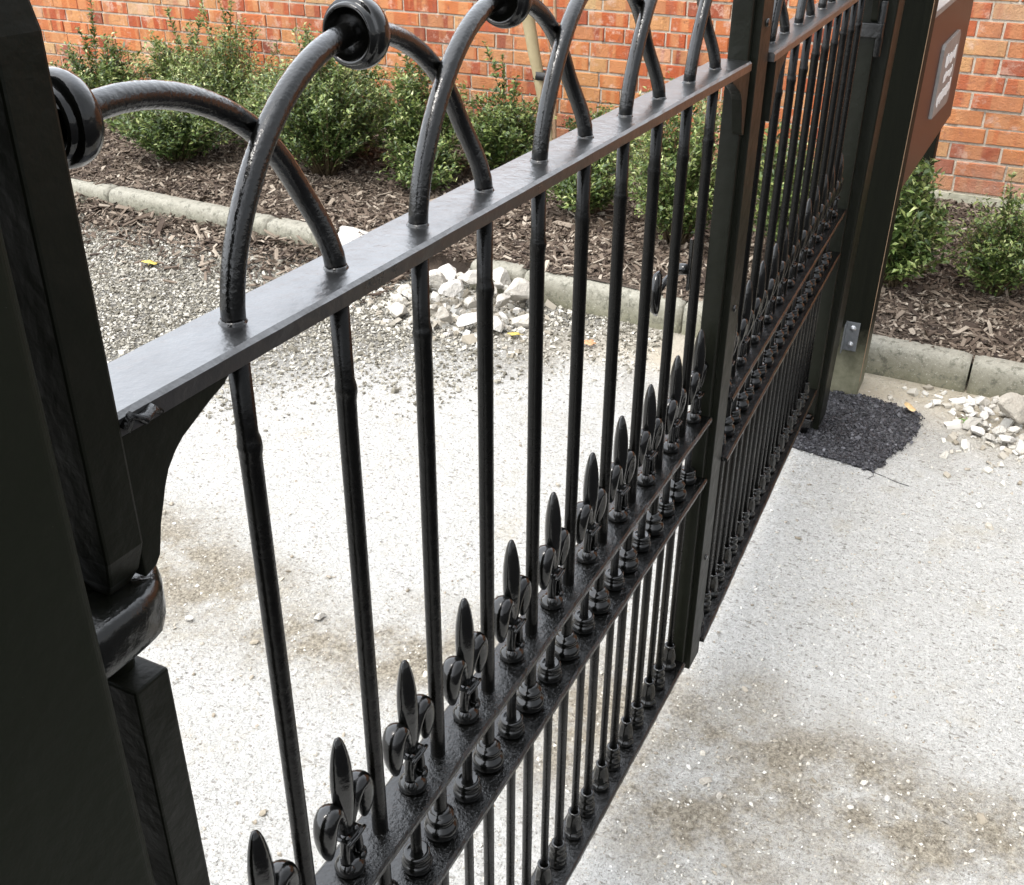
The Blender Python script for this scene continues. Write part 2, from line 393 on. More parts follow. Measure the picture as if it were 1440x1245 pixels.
def fleur_parts():
    """fleur-de-lis finial standing at the origin, in the XZ plane"""
    foot = MB()
    foot.lathe([(.0130, 0), (.0152, .0015), (.0158, .005), (.0150, .009), (.0128, .0115), (.0105, .0135), (.0095, .0150)], seg=26)
    foot.tube([(0, 0, .010), (0, 0, .06)], [(.0078, .0062), (.0070, .0058)], 14)
    for s in (-1, 1):   # scrolls at the foot
        pts = []; rr = []
        for i in range(26):
            t = i / 25
            if t < .45:
                u = t / .45; pts.append((s * (.0070 + .0045 * math.sin(u * 1.8)), -.004, .056 - .036 * u)); rr.append((.0036, .0058))
            else:
                u = (t - .45) / .55; a = -u * 4.6; r_ = .0068 * (1 - .62 * u)
                pts.append((s * (.0105 - .0005 + r_ * math.sin(-a) * .9 + .0), -.0045 - .0015 * u, .0155 + r_ * math.cos(a) - .0025)); rr.append((.0040 - .0006 * u, .0060))
        foot.tube(pts, rr, 10)
    foot.lathe([(.0005, -.0125), (.0030, -.0118), (.0044, -.0095), (.0046, -.006)], (-.0105, 0, .0135), 'y', 12)
    foot.lathe([(.0005, -.0125), (.0030, -.0118), (.0044, -.0095), (.0046, -.006)], (.0105, 0, .0135), 'y', 12)
    mid = MB()
    zz = [.050, .058, .072, .088, .105, .122, .138, .152, .163, .170, .1745, .1765]
    ww = [.0070, .0082, .0104, .0126, .0139, .0141, .0131, .0110, .0084, .0060, .0036, .0009]
    vs = []; fs = []; seg = 20
    for z, w in zip(zz, ww):
        for i in range(seg):
            a = 2 * math.pi * i / seg
            ridge = 1 + .28 * max(0, math.cos(2 * (a - math.pi / 2))) ** 3
            vs.append((w * math.cos(a), w * .66 * math.sin(a) * ridge, z))
    for k in range(len(zz) - 1):
        for i in range(seg):
            j = (i + 1) % seg; fs.append((k * seg + i, k * seg + j, k * seg + seg + j, k * seg + seg + i))
    fs += [tuple(reversed(range(seg))), tuple(range((len(zz) - 1) * seg, len(zz) * seg))]
    mid.add(vs, fs, True)
    def side(s):
        b = MB()
        P_ = [(.0052, .050), (.0062, .062), (.0090, .076), (.0130, .088), (.0180, .0970), (.0240, .0990), (.0290, .0940), (.0316, .0850), (.0324, .0745), (.0322, .0640), (.0314, .0550), (.0304, .0475), (.0298, .0440)]
        W_ = [(.0028, .0050), (.0034, .0066), (.0046, .0088), (.0062, .0106), (.0080, .0118), (.0094, .0124), (.0104, .0126), (.0108, .0122), (.0102, .0112), (.0088, .0094), (.0066, .0070), (.0040, .0042), (.0010, .001)]
        # resample smoothly
        pts = []; rr = []
        n = len(P_)
        for i in range((n - 1) * 3 + 1):
            f = i / 3; k = min(int(f), n - 2); t = f - k
            p0, p1, p2, p3 = (np.array(P_[max(0, min(n - 1, q))]) for q in (k - 1, k, k + 1, k + 2))
            c = .5 * ((2 * p1) + (-p0 + p2) * t + (2 * p0 - 5 * p1 + 4 * p2 - p3) * t * t + (-p0 + 3 * p1 - 3 * p2 + p3) * t ** 3)
            w = np.array(W_[k]) * (1 - t) + np.array(W_[k + 1]) * t
            pts.append((s * float(c[0]), 0, float(c[1]))); rr.append((float(w[0]), float(w[1])))
        b.tube(pts, rr, 16)
        return b
    clasp = MB()
    clasp.box(-.0135, .0135, -.0118, .0118, .0500, .0550, .0018)
    clasp.tube([(-.0140, -.0118, .0520), (-.007, -.0128, .0532), (0, -.0126, .0522), (.007, -.0128, .0532), (.0140, -.0118, .0526)], .0022, 8)
    return foot, mid, side(-1), side(1), clasp

MESH = {}
def shared(key, mb, m, name, parent):
    if key not in MESH:
        o = mb().build(name, M[m], parent); MESH[key] = o.data; return o
    o = bpy.data.objects.new(name, MESH[key]); return link(o, parent)

FP = None
def finial(parent, x, ox):
    global FP
    if FP is None:
        FP = [p for p in fleur_parts()]
        tmp = []
        for nm, p in zip(('foot', 'centre_petal', 'side_petal', 'side_petal', 'clasp'), FP):
            o = p.build(nm, M['paint']); tmp.append((nm, o.data)); bpy.data.objects.remove(o)
        FP = tmp
    root = None
    for nm, me in FP:
        if root is None:
            root = bpy.data.objects.new('finial', me); root.location = (x - ox, 0, zA + .0002)
            root.rotation_euler = (rnd.uniform(-.02, .02), rnd.uniform(-.02, .02), rnd.uniform(-.05, .05)); link(root, parent)
        else:
            c = bpy.data.objects.new(nm, me); link(c, root)

def make_leaf(name, label, ox, loc, rz, bars, fleurs, xl, xr, hinge_left):
    root = empty(name, loc, rz)
    tag(root, label, 'gate', 'pair of black iron gates')
    X = lambda x: x - ox
    gl, gr = (-.012, 0) 
    # rails
    def rail(nm, w, z, th, x0, x1, m, lum=0):
        b = MB(); n = 60
        ys = [-w, -w + .0025, w - .0025, w]
        rr = random.Random(int(z * 1000))
        vs = []; fs = []
        prof = lambda j: [(-w, z - th), (-w, z - .003), (-w + .003, z), (-w * .3, z + .0004), (w * .3, z + .0004), (w - .003, z), (w, z - .003), (w, z - th)]
        for i in range(n + 1):
            x = x0 + (x1 - x0) * i / n
            for (y, zz) in prof(i):
                vs.append((X(x), y + rr.uniform(-1, 1) * (.00025 + lum), zz + rr.uniform(-1, 1) * (.0001 + lum * .5)))
        for i in range(n):
            for j in range(8):
                k = (j + 1) % 8; fs.append((i * 8 + j, i * 8 + k, i * 8 + 8 + k, i * 8 + 8 + j))
        fs += [tuple(reversed(range(8))), tuple(range(n * 8, n * 8 + 8))]
        b.add(vs, fs); return b.build(nm, M[m], root)
    rail('top_rail', .0300, zT, RT, xl, xr, 'rail')
    rail('middle_rail', .0290, zA, .0085, xl, xr, 'lumpy', .0003)
    rail('lower_middle_rail', .0320, zB, .0085, xl, xr, 'lumpy', .0003)
    rail('bottom_rail', .0285, zC, .0100, xl, xr, 'lumpy', .0003)
    # bars
    rr = random.Random(5)
    for x in bars:
        b = MB(); kz = zT - .094 + rr.uniform(-.01, .006)
        z = [zC, zB - .01, zB + .035, zA - .003, zA + .002, kz - .030, kz - .010, kz - .003, kz, kz + .004, kz + .009, zT - .004]
        r = [.0072, .0074, .0080, .0082, .0084, .0083, .0084, .0090, .0093, .0088, .0079, .0080]
        pts = [(X(x) + rr.uniform(-.0004, .0004), rr.uniform(-.0004, .0004), q) for q in z]
        b.tube(pts, [(q, q) for q in r], 18)
        # paint fillets where the bar passes the rails
        bar = b.build('bar', M['bar'], root)
        k = shared('tall', base_tall, 'paint', 'collar', bar); k.location = (X(x), 0, zB)
        k = shared('ring', base_ring, 'paint', 'foot_collar', bar); k.location = (X(x), 0, zC)
    for x in fleurs:
        b = MB()
        b.tube([(X(x), 0, zC), (X(x), 0, zB), (X(x), 0, zA - .004)], [(.0060, .0060), (.0063, .0063), (.0066, .0066)], 16)
        bar = b.build('short_bar', M['bar'], root)
        k = shared('short', base_short, 'paint', 'collar', bar); k.location = (X(x), 0, zB)
        k = shared('vase', base_vase, 'paint', 'leafed_foot_collar', bar); k.location = (X(x), 0, zC)
        finial(root, x, ox)
    # hoops
    def hoop(xc, a0, a1, ap=.163):
        b = MB(); n = max(10, int(abs(a1 - a0) * 12))
        pts = [(X(p[0]), p[1], p[2]) for p in hoop_pts(xc, a0, a1, n, zT - .002, ap)]
        b.tube(pts, [(RA, RA)] * len(pts), 18)
        # bead of paint at the foot
        for t in (a0, a1):
            if min(abs(t), abs(t - math.pi)) < .01:
                p = pts[0] if t == a0 else pts[-1]
                b.lathe([(.0106, zT - .0008), (.0098, zT + .0006), (.0090, zT + .0016), (.0086, zT + .003)], (p[0], p[1], 0), seg=16, lobes=3, amp=.10)
        h = b.build('hoop', M['hoop'], root)
        k = shared('boss', boss_mesh, 'paint', 'boss', h)
        y = .004
        k.location = (X(xc) + (-.043 if a0 > .01 and hinge_left else 0), .011, zT + (.153 if a0 > .01 and hinge_left else .1615))
    i = 0
    while i + 3 < len(bars):
        hoop(bars[i] + .18, 0, math.pi); i += 2
    hoop(bars[1] - .18, math.pi * .40 if hinge_left else math.pi / 2, math.pi, .157 if hinge_left else .163)
    hoop(bars[-2] + .18, 0, math.pi * .5)
    return root, X, rail

# near leaf: hinge stile at the left
bars1 = [.12 * i for i in range(10)]
fl1 = [.12 * i - .055 for i in range(11)]
OX1 = -.152
L1, X, _ = make_leaf('iron_gate', 'near leaf of the black iron gates, with a hoop and boss beside its hinge stile', OX1, (OX1, .004, 0), 0, bars1, fl1, -.140, 1.172, True)
def stile(root, X, x0, x1, y0, y1, z0, z1, nm, m='plate', bev=.0025):
    b = MB(); b.box(X(x0), X(x1), y0, y1, z0, z1); return b.build(nm, M[m], root, bev)
# hinge stile in an upper and a lower length with the hinge eye between them
b = MB()
prof = [(G - .118, .55, .6), (G - .104, .85, .86), (G - .085, 1, 1), (G + .205, 1, 1), (G + .222, .86, .92), (G + .234, .55, .65), (G + .237, .25, .4)]
cx, cy, hx, hy = X(-.1515), .0015, .0145, .0335
vs = []; fs = []
for z, kx, ky in prof:
    vs += [(cx - hx * kx, cy - hy * ky, z), (cx + hx * kx, cy - hy * ky, z), (cx + hx * kx, cy + hy * ky, z), (cx - hx * kx, cy + hy * ky, z)]
for k in range(len(prof) - 1):
    for i in range(4):
        j = (i + 1) % 4; fs.append((k * 4 + i, k * 4 + j, k * 4 + 4 + j, k * 4 + 4 + i))
fs += [(3, 2, 1, 0), tuple(range(len(prof) * 4 - 4, len(prof) * 4))]
b.add(vs, fs); b.build('hinge_stile', M['plate'], L1, .002)
b = MB(); b.box(X(-.166), X(-.137), -.032, .034, .075, G - .183); b.lathe([(.0125, G - .19), (.0125, G - .10)], (X(-.1515), 0, 0), seg=20); b.lathe([(.015, .02), (.015, .08)], (X(-.1515), 0, 0), seg=20)
b.build('lower_hinge_stile', M['plate'], L1, .002)
# curved gusset plates under the top rail
def gusset(root, X, poly, y0, y1):
    b = MB(); b.prism_y([(X(x), z) for x, z in poly], y0, y1); return b.build('gusset', M['plate'], root, .0012)
def curve(cx, cz, r, a0, a1, n, sx=1, sz=1):
    return [(cx + r * sx * math.cos(a0 + (a1 - a0) * i / n), cz + r * sz * math.sin(a0 + (a1 - a0) * i / n)) for i in range(n + 1)]
gpoly = [(-.138, G - RT + .001), (-.040, G - RT + .001), (-.047, G - .019), (-.062, G - .0245), (-.077, G - .0315), (-.089, G - .037), (-.097, G - .043), (-.105, G - .052), (-.110, G - .062), (-.1145, G - .074), (-.1185, G - .084), (-.1215, G - .096), (-.1235, G - .1035), (-.128, G - .109), (-.138, G - .112)]
gusset(L1, X, gpoly, -.0292, -.018)
g2 = [(1.172 - (x + .138), z) for x, z in gpoly]
gusset(L1, X, g2, -.0285, -.012)
stile(L1, X, 1.171, 1.203, -.0225, .010, .150, G + .24, 'closing_stile', 'plate')
stile(L1, X, 1.190, 1.252, -.0335, -.0205, .150 - .008, G + .24, 'meeting_strip', 'plate', .0015)
b = MB()
for z in (G - .95, G - .42, G + .05): b.lathe([(.006, -.0365), (.0062, -.0335), (.005, -.0205)], (X(1.22), 0, z), 'y', 10)
b.build('screw', M['paint'], L1)
# weld lump at the left end of the top rail
b = MB(); b.tube([(X(-.134), -.0300, zT - .010), (X(-.128), -.0315, zT - .004), (X(-.120), -.0318, zT - .009), (X(-.112), -.0315, zT - .006), (X(-.106), -.0312, zT - .011)], [(.005, .004), (.0035, .003), (.005, .004), (.0045, .003), (.003, .002)], 10, (1, 0, 0))
b.build('weld_bead', M['lumpy'], L1)
# latch on the far side of the closing stile
b = MB()
b.box(X(1.150), X(1.215), .031, .036, G - .375, G - .285)
b.tube([(X(1.175), .036, G - .345), (X(1.165), .060, G - .345)], .010, 14)
b.tube([(X(1.168), .058, G - .345), (X(1.130), .064, G - .352), (X(1.098), .066, G - .362)], [(.006, .006), (.0055, .006), (.007, .006)], 12)
b.build('latch', M['paint'], L1)
b = MB()
b.tube([(X(1.092), .066, G - .405), (X(1.084), .066, G - .392), (X(1.079), .066, G - .372), (X(1.080), .066, G - .350), (X(1.086), .066, G - .333), (X(1.094), .066, G - .326)], [(.002, .003), (.009, .008), (.0135, .010), (.0135, .010), (.010, .008), (.003, .003)], 16)
b.build('latch_handle', M['paint'], L1)
# hinge strap that grips the stile
hs = MB()
def rbox(b, x0, x1, y0, y1, z0, z1, r, seg=6):
    pts = []
    for cx_, cy_, a in ((x1 - r, y0 + r, -90), (x1 - r, y1 - r, 0), (x0 + r, y1 - r, 90), (x0 + r, y0 + r, 180)):
        for i in range(seg + 1):
            t = R(a + 90 * i / seg); pts.append((cx_ + r * math.cos(t), cy_ + r * math.sin(t)))
    n = len(pts)
    vs = [(x, y, z) for z in (z0, z1) for x, y in pts]
    fs = [tuple(reversed(range(n))), tuple(range(n, 2 * n))] + [(i, (i + 1) % n, n + (i + 1) % n, n + i) for i in range(n)]
    b.add(vs, fs)
prof_ = [(.0385, -.150), (.0415, -.147), (.0428, -.139), (.0424, -.130), (.0432, -.122), (.0415, -.1155), (.0380, -.1130)]
vs = []; fs = []
for q, z in prof_:
    ring = [(X(-.158) + q * math.cos(t), q * math.sin(t)) for t in [R(-90 + 12 * i) for i in range(16)]]
    ring += [(X(-.240), q), (X(-.240), -q)]
    vs += [(x + rnd.uniform(-.0006, .0006), y + rnd.uniform(-.0006, .0006), G + z + rnd.uniform(-.0008, .0008)) for x, y in ring]
m_ = 18
for k in range(len(prof_) - 1):
    for i in range(m_): j = (i + 1) % m_; fs.append((k * m_ + i, k * m_ + j, k * m_ + m_ + j, k * m_ + m_ + i))
fs += [tuple(reversed(range(m_))), tuple(range((len(prof_) - 1) * m_, len(prof_) * m_))]
hs.add(vs, fs, True)
hs.build('hinge_eye', M['drip'], L1)

# far leaf, hung on the far post and standing a little open
bars2 = [1.36 + .12 * i for i in range(10)]
fl2 = [1.30 + .12 * i for i in range(11)]
OX2 = 2.60
L2, X2, _ = make_leaf('iron_gate', 'far leaf of the black iron gates, hung beside the timber post', OX2, (OX2, .050, 0), R(2.45), bars2, fl2, 1.262, 2.585, False)
stile(L2, X2, 1.256, 1.286, -.014, .030, .150, G + .24, 'closing_stile', 'plate')
stile(L2, X2, 2.586, 2.618, -.030, .034, .06, G + .24, 'hinge_stile', 'plate')
g3 = [(x + .138 + 1.286, z) for x, z in gpoly]
gusset(L2, X2, g3, -.0285, -.012)
gusset(L2, X2, [(2.586 - (x + .138), z) for x, z in gpoly], -.0285, -.012)
b = MB(); rbox(b, X2(2.57), X2(2.665), -.048, .045, G - .150, G - .113, .009)
b.lathe([(.014, G - .2), (.014, G - .06)], (X2(2.602), -.034, 0), seg=16)
b.build('hinge_eye', M['lumpy'], L2, .003)
b = MB(); b.box(X2(2.555), X2(2.645), -.030, .040, .045, .075, .003); b.lathe([(.016, .004), (.016, .05)], (X2(2.602), 0, 0), seg=16)
b.lathe([(.006, .075), (.014, .076), (.014, .084), (.004, .088)], (X2(2.575), -.01, 0), seg=12)
b.build('pivot_shoe', M['lumpy'], L2)

# ------------------------------------------------------------------ posts
b = MB(); rbox(b, -.335, -.197, -.053, .085, 0, 1.95, .011, 8); 
o = b.build('gate_post', M['post'], None, .002)
tag(o, 'smooth dark steel gate post at the left edge, carrying the near gate leaf', 'post')
for p in o.data.polygons: p.use_smooth = False
p2 = empty('gate_post', (2.70, .075, 0), R(1.5)); p2.rotation_euler.x = R(1.2)
tag(p2, 'glossy black steel gate post standing in the asphalt patch just before the timber post', 'post')
b = MB(); rbox(b, -.070, .070, -.065, .065, -.02, 2.1, .007, 6); b.build('post_shaft', M['plate'], p2, .001)
b = MB(); b.box(-.078, .078, -.073, .073, 2.1, 2.112, .002); b.lathe([(.03, 2.112), (.045, 2.13), (.05, 2.15), (.035, 2.185), (.002, 2.2)], seg=20); b.build('cap', M['paint'], p2)
tp = empty('timber_post', (3.03, .040, 0), R(2)); tp.rotation_euler.x = R(.7)
tag(tp, 'tall dark stained timber post with a pale foot and galvanised bracket', 'post')
b = MB(); b.box(-.080, .075, -.092, .080, -.03, 2.3); b.build('post_shaft', M['timber'], tp, .004)
b = MB(); b.box(-.0835, -.0800, -.060, -.018, .165, .268); b.box(-.12, -.0800, -.018, -.0145, .165, .268); b.build('bracket', M['galv'], tp, .0008)
b = MB(); b.box(-.0808, -.0785, -.0926, -.0908, .06, 2.28, .0004)  # thin pale strip along the post's corner
b.build('pale_arris', M['bark'], tp)
for zz in (.188, .246):
    b = MB(); b.lathe([(.0075, -.0905), (.0078, -.0895), (.0078, -.0836)], (0, -.039, zz), 'x', 6); b.lathe([(.0105, -.0848), (.0105, -.0834)], (0, -.039, zz), 'x', 16)
    b.build('bolt', M['bolt'], tp)

# notice board between the timber post and its rear leg
sb = empty('notice_board', (3.75, -.005, 0))
tag(sb, 'brown painted board with a grey plaque, behind the timber post', 'sign board')
X0 = 3.75
b = MB(); b.box(3.12 - X0, 4.50 - X0, -.040, -.018, G - .705, G - .165); b.build('panel', M['board'], sb, .002)
b = MB(); b.box(3.12 - X0, 4.505 - X0, -.052, -.012, G - .165, G - .145); b.build('capping', M['plaque'], sb, .002)
b = MB(); b.box(4.36 - X0, 4.46 - X0, -.017, .075, .02, G - .18); b.build('leg', M['timber'], sb, .003)
pb = MB(); pb.prism_y([(3.63 - X0, G - .555), (4.06 - X0, G - .575), (4.10 - X0, G - .56), (4.10 - X0, G - .325), (4.06 - X0, G - .305), (3.65 - X0, G - .305), (3.63 - X0, G - .32)], -.052, -.040)
pl = pb.build('plaque', M['plaque'], sb, .0015)
b = MB()
lr = random.Random(3)
for (x0, x1, zc, h) in ((3.74, 4.03, -.375, .050), (3.77, 4.00, -.435, .045), (3.68, 4.05, -.500, .052)):
    x = x0
    while x < x1:
        w = lr.uniform(.012, .030); b.box(x - X0, min(x + w, x1) - X0, -.0540, -.0518, G + zc - h / 2 + lr.uniform(0, .014), G + zc + h / 2 - lr.uniform(0, .018)); x += w + lr.uniform(.002, .011)
b.build('worn_lettering', M['white'], pl)

# ------------------------------------------------------------------ ground, path and bed
def grid(name, x0, x1, y0, y1, nx, ny, zf, m):
    xs = np.linspace(x0, x1, nx + 1); ys = np.linspace(y0, y1, ny + 1)
    XX, YY = np.meshgrid(xs, ys); V = np.stack([XX.ravel(), YY.ravel(), zf(XX, YY).ravel()], 1)
    i = np.arange(nx * ny); a = (i // nx) * (nx + 1) + i % nx
    F = np.stack([a, a + 1, a + nx + 2, a + nx + 1], 1)
    return mass_mesh(name, V, F, None, m, True)
def gh(x, y): return .003 * np.sin(3.1 * x + 1) * np.sin(2.3 * y) + .002 * np.sin(9 * x + 4 * y)
def gz(x, y): 
    edge = np.clip((3.0 - np.maximum(np.abs(x - 1.5), np.abs(y - 1.5) * .6)) / .5, 0, 1)
    return gh(x, y) * edge
g = grid('ground', -60, 60, -60, 60, 2, 2, lambda x, y: x * 0 - .012, M['ground']); tag(g, kind='structure')
g = grid('driveway', -3, 5.4, -4, 9, 160, 220, lambda x, y: gh(x, y), M['ground']); tag(g, kind='structure')

g = grid('added_dark_ground', -40, 40, -30, -.92, 80, 30, lambda x, y: .010 + 0 * x, M['tarbase']); tag(g, kind='structure')  # unseen dark sheet, added so the paint facing it reflects dark
kx = lambda y: 3.165 + .045 * y          # kerb face line
BEDZ = .105
def bedz(x, y):
    return BEDZ + .012 * np.sin(4 * y + 2 * x) * np.sin(5 * x) + .018 * np.sin(1.7 * y) + .02 * (x - 3.4) / 1.7
ys = np.linspace(-4, 9, 240); us = np.linspace(0, 1, 40)
UU, YY = np.meshgrid(us, ys); XX = (kx(YY) + .05) + UU * (5.2 - kx(YY) - .05)
ZZ = bedz(XX, YY)
gap = (YY > 1.58) & (YY < 2.46)
ZZ = np.where(gap & (UU < .16), np.interp(UU, [0, .16], [-.01, 1]) * ZZ, ZZ)
V = np.stack([XX.ravel(), YY.ravel(), ZZ.ravel()], 1); nx = 39
i = np.arange(39 * 239); a = (i // nx) * (nx + 1) + i % nx
g = mass_mesh('garden_bed', V, np.stack([a, a + 1, a + nx + 2, a + nx + 1], 1), None, M['mulchbase'], True); tag(g, kind='structure')

def rand_rot(n, rng, tilt):
    yaw = rng.uniform(0, 2 * np.pi, n); tx = rng.normal(0, tilt, n); ty = rng.normal(0, tilt, n)
    cz, sz = np.cos(yaw), np.sin(yaw); cx_, sx = np.cos(tx), np.sin(tx); cy_, sy = np.cos(ty), np.sin(ty)
    Rz = np.zeros((n, 3, 3)); Rz[:, 0, 0] = cz; Rz[:, 0, 1] = -sz; Rz[:, 1, 0] = sz; Rz[:, 1, 1] = cz; Rz[:, 2, 2] = 1
    Rx = np.zeros((n, 3, 3)); Rx[:, 0, 0] = 1; Rx[:, 1, 1] = cx_; Rx[:, 1, 2] = -sx; Rx[:, 2, 1] = sx; Rx[:, 2, 2] = cx_
    Ry = np.zeros((n, 3, 3)); Ry[:, 1, 1] = 1; Ry[:, 0, 0] = cy_; Ry[:, 0, 2] = sy; Ry[:, 2, 0] = -sy; Ry[:, 2, 2] = cy_
    return Rz @ Ry @ Rx
OCT = np.array([[1, 0, 0], [-1, 0, 0], [0, 1, 0], [0, -1, 0], [0, 0, 1], [0, 0, -1.]])
OCTF = np.array([[0, 2, 4], [2, 1, 4], [1, 3, 4], [3, 0, 4], [2, 0, 5], [1, 2, 5], [3, 1, 5], [0, 3, 5]])
CUB = np.array([[-1, -1, -1], [1, -1, -1], [1, 1, -1], [-1, 1, -1], [-1, -1, 1], [1, -1, 1], [1, 1, 1], [-1, 1, 1.]])
CUBF = np.array([[0, 2, 1], [0, 3, 2], [4, 5, 6], [4, 6, 7], [0, 1, 5], [0, 5, 4], [1, 2, 6], [1, 6, 5], [2, 3, 7], [2, 7, 6], [3, 0, 4], [3, 4, 7]])
_g = (1 + 5 ** .5) / 2
ICO = np.array([[-1, _g, 0], [1, _g, 0], [-1, -_g, 0], [1, -_g, 0], [0, -1, _g], [0, 1, _g], [0, -1, -_g], [0, 1, -_g], [_g, 0, -1], [_g, 0, 1], [-_g, 0, -1], [-_g, 0, 1]]) / 1.9
ICOF = np.array([[0, 11, 5], [0, 5, 1], [0, 1, 7], [0, 7, 10], [0, 10, 11], [1, 5, 9], [5, 11, 4], [11, 10, 2], [10, 7, 6], [7, 1, 8], [3, 9, 4], [3, 4, 2], [3, 2, 6], [3, 6, 8], [3, 8, 9], [4, 9, 5], [2, 4, 11], [6, 2, 10], [8, 6, 7], [9, 8, 1]])
def scatter(name, P, size, rng, m, base=CUB, faces=CUBF, tilt=.5, jit=.3, tone=None, flat=(1, .75, .5), label=None):
    n = len(P); k = len(base)
    L = base[None] * (1 + rng.uniform(-jit, jit, (n, k, 3)))
    asp = np.stack([flat[0] * rng.uniform(.7, 1.3, n), flat[1] * rng.uniform(.7, 1.3, n), flat[2] * rng.uniform(.7, 1.3, n)], 1)
    L = L * (asp * size[:, None])[:, None, :]
    L = np.einsum('nij,nkj->nki', rand_rot(n, rng, tilt), L) + P[:, None, :]
    F = (faces[None] + (np.arange(n) * k)[:, None, None]).reshape(-1, 3)
    t = rng.uniform(0, 1, n) if tone is None else tone
    C = np.zeros((n, k, 3)); C[:, :, 0] = t[:, None]; C[:, :, 1] = rng.uniform(0, 1, n)[:, None]; C[:, :, 2] = rng.uniform(0, 1, n)[:, None]
    o = mass_mesh(name, L.reshape(-1, 3), F, C.reshape(-1, 3), m)
    return o

rng = np.random.default_rng(4)
# fine limestone grit on the drive
def pts_in(n, f, x0, x1, y0, y1):
    out = []; c = 0
    while c < n:
        P = np.stack([rng.uniform(x0, x1, n), rng.uniform(y0, y1, n)], 1); P = P[f(P[:, 0], P[:, 1])]; out.append(P); c += len(P)
    return np.concatenate(out)[:n]
infront = lambda x, y: x < kx(y) - .005
def visible(x, y):       # only the wedge of ground a camera near the gate can see
    dx, dy = x + .51, y + .46
    az = np.degrees(np.arctan2(dy, dx)); return (az > -18) & (az < 72) & (np.hypot(dx, dy) > .6)
P = pts_in(52000, lambda x, y: infront(x, y) & visible(x, y), -.2, 3.3, -1.4, 4.8)
s = rng.lognormal(math.log(.0023), .42, len(P))
Z = gh(P[:, 0], P[:, 1]) + s * .15
o = scatter('limestone_grit', np.column_stack([P, Z]), s, rng, M['stone'], base=OCT, faces=OCTF, jit=.35, tone=np.clip(rng.normal(.5, .28, len(P)), 0, 1)); tag(o, 'fine pale grit strewn over the compacted driveway', 'grit', kind='stuff')
# larger loose pebbles
P = pts_in(1100, lambda x, y: infront(x, y) & visible(x, y) & ((np.abs(x - 1.1 - .1 * np.sin(5 * y)) < .28) | (rng.uniform(0, 1, x.shape) < .22)), .2, 3.3, -1.4, 4.4)
s = rng.lognormal(math.log(.0042), .42, len(P)); Z = gh(P[:, 0], P[:, 1]) + s * .25
o = scatter('loose_pebbles', np.column_stack([P, Z]), s, rng, M['stone'], base=ICO, faces=ICOF, jit=.22, tone=np.clip(rng.normal(.30, .25, len(P)), 0, 1)); tag(o, 'scattered pale pebbles lying on the worn driveway', 'pebbles', kind='stuff')
# grey gravel lane
gsel = lambda x, y: infront(x, y) & (x * .55 + y * .45 + .10 * np.sin(6 * x) * np.cos(5 * y) > 2.02 + .13 * rng.normal(size=x.shape))
P = pts_in(85000, lambda x, y: gsel(x, y) & visible(x, y), .8, 3.5, .7, 6.0)
s = rng.lognormal(math.log(.0040), .36, len(P)); Z = gh(P[:, 0], P[:, 1]) + s * rng.uniform(.1, 1.0, len(P))
o = scatter('gravel', np.column_stack([P, Z]), s, rng, M['gravel'], flat=(1, .62, .4), tilt=.45, jit=.38); tag(o, 'loose grey gravel between the drive and the kerb', 'gravel', kind='stuff')
# bark chips: on the bed, plus spilled ones below the kerb
def chips(name, P, Z, s, lab, hi=.45):
    o = scatter(name, np.column_stack([P, Z]), s, rng, M['chip'], flat=(1.35, .30, .10), tilt=.36, jit=.35, tone=np.clip(rng.beta(1.7, 1.9, len(P)), 0, 1)); tag(o, lab, 'mulch', kind='stuff')
P = pts_in(105000, lambda x, y: (x > kx(y) + .065 + .015 * np.sin(14 * y)) & visible(x, y), 3.0, 5.12, -1.7, 7.0)
s = np.minimum(rng.lognormal(math.log(.0095), .48, len(P)), .026); Z = bedz(P[:, 0], P[:, 1]) + rng.uniform(-.004, .012, len(P))
chips('bark_mulch', P, Z, s, 'brown bark mulch covering the garden bed')
P = pts_in(5200, lambda x, y: infront(x, y) & visible(x, y) & (rng.exponential(.13, x.shape) > kx(y) - x) & (y > 1.9), 2.6, 3.5, 1.9, 5.8)
s = rng.lognormal(math.log(.0125), .35, len(P)); chips('spilled_mulch', P, gh(P[:, 0], P[:, 1]) + .010 + rng.uniform(0, 1, len(P)) * np.clip(.062 - .35 * (kx(P[:, 1]) - P[:, 0]), .006, 1), s, 'bark chips spilled on the gravel along the kerb')

# kerb
def kerb(y0, y1, parent=None, name='kerb'):
    prof = [(0.0, -.05), (0.0, .070), (.004, .096), (.014, .112), (.028, .119), (.055, .121), (.085, .119), (.10, .112), (.102, -.05)]
    n = max(4, int((y1 - y0) / .03)); vs = []; fs = []; m = len(prof)
    r_ = random.Random(int(y0 * 100) + 777)
    for i in range(n + 1):
        y = y0 + (y1 - y0) * i / n
        e = .006 if i in (0, n) else 0
        for j, (u, z) in enumerate(prof):
            ch = r_.uniform(-1, 1) * .0022 + (-.004 if (j in (2, 3) and r_.random() < .12) else 0)
            vs.append((kx(y) + u + ch, y + r_.uniform(-.001, .001) * 0, z + r_.uniform(-1, 1) * .0016 - e * (z > .05)))
    for i in range(n):
        for j in range(m - 1): fs.append((i * m + j, i * m + j + 1, i * m + m + j + 1, i * m + m + j))
    fs += [tuple(range(m)), tuple(reversed(range(n * m, n * m + m)))]
    return vs, fs
b = MB()
for y0, y1 in ((-3.5, -2.468), (-2.46, -1.428), (-1.42, -.388), (-.380, .66), (.668, 1.36), (1.368, 1.62), (2.42, 2.732), (2.74, 3.772), (3.78, 4.812), (4.82, 5.852), (5.86, 8.9)):
    vs, fs = kerb(y0, y1); b.add(vs, fs, True)
o = b.build('kerb', M['concrete']); tag(o, kind='structure')
o.data.polygons.foreach_set('use_smooth', [True] * len(o.data.polygons))
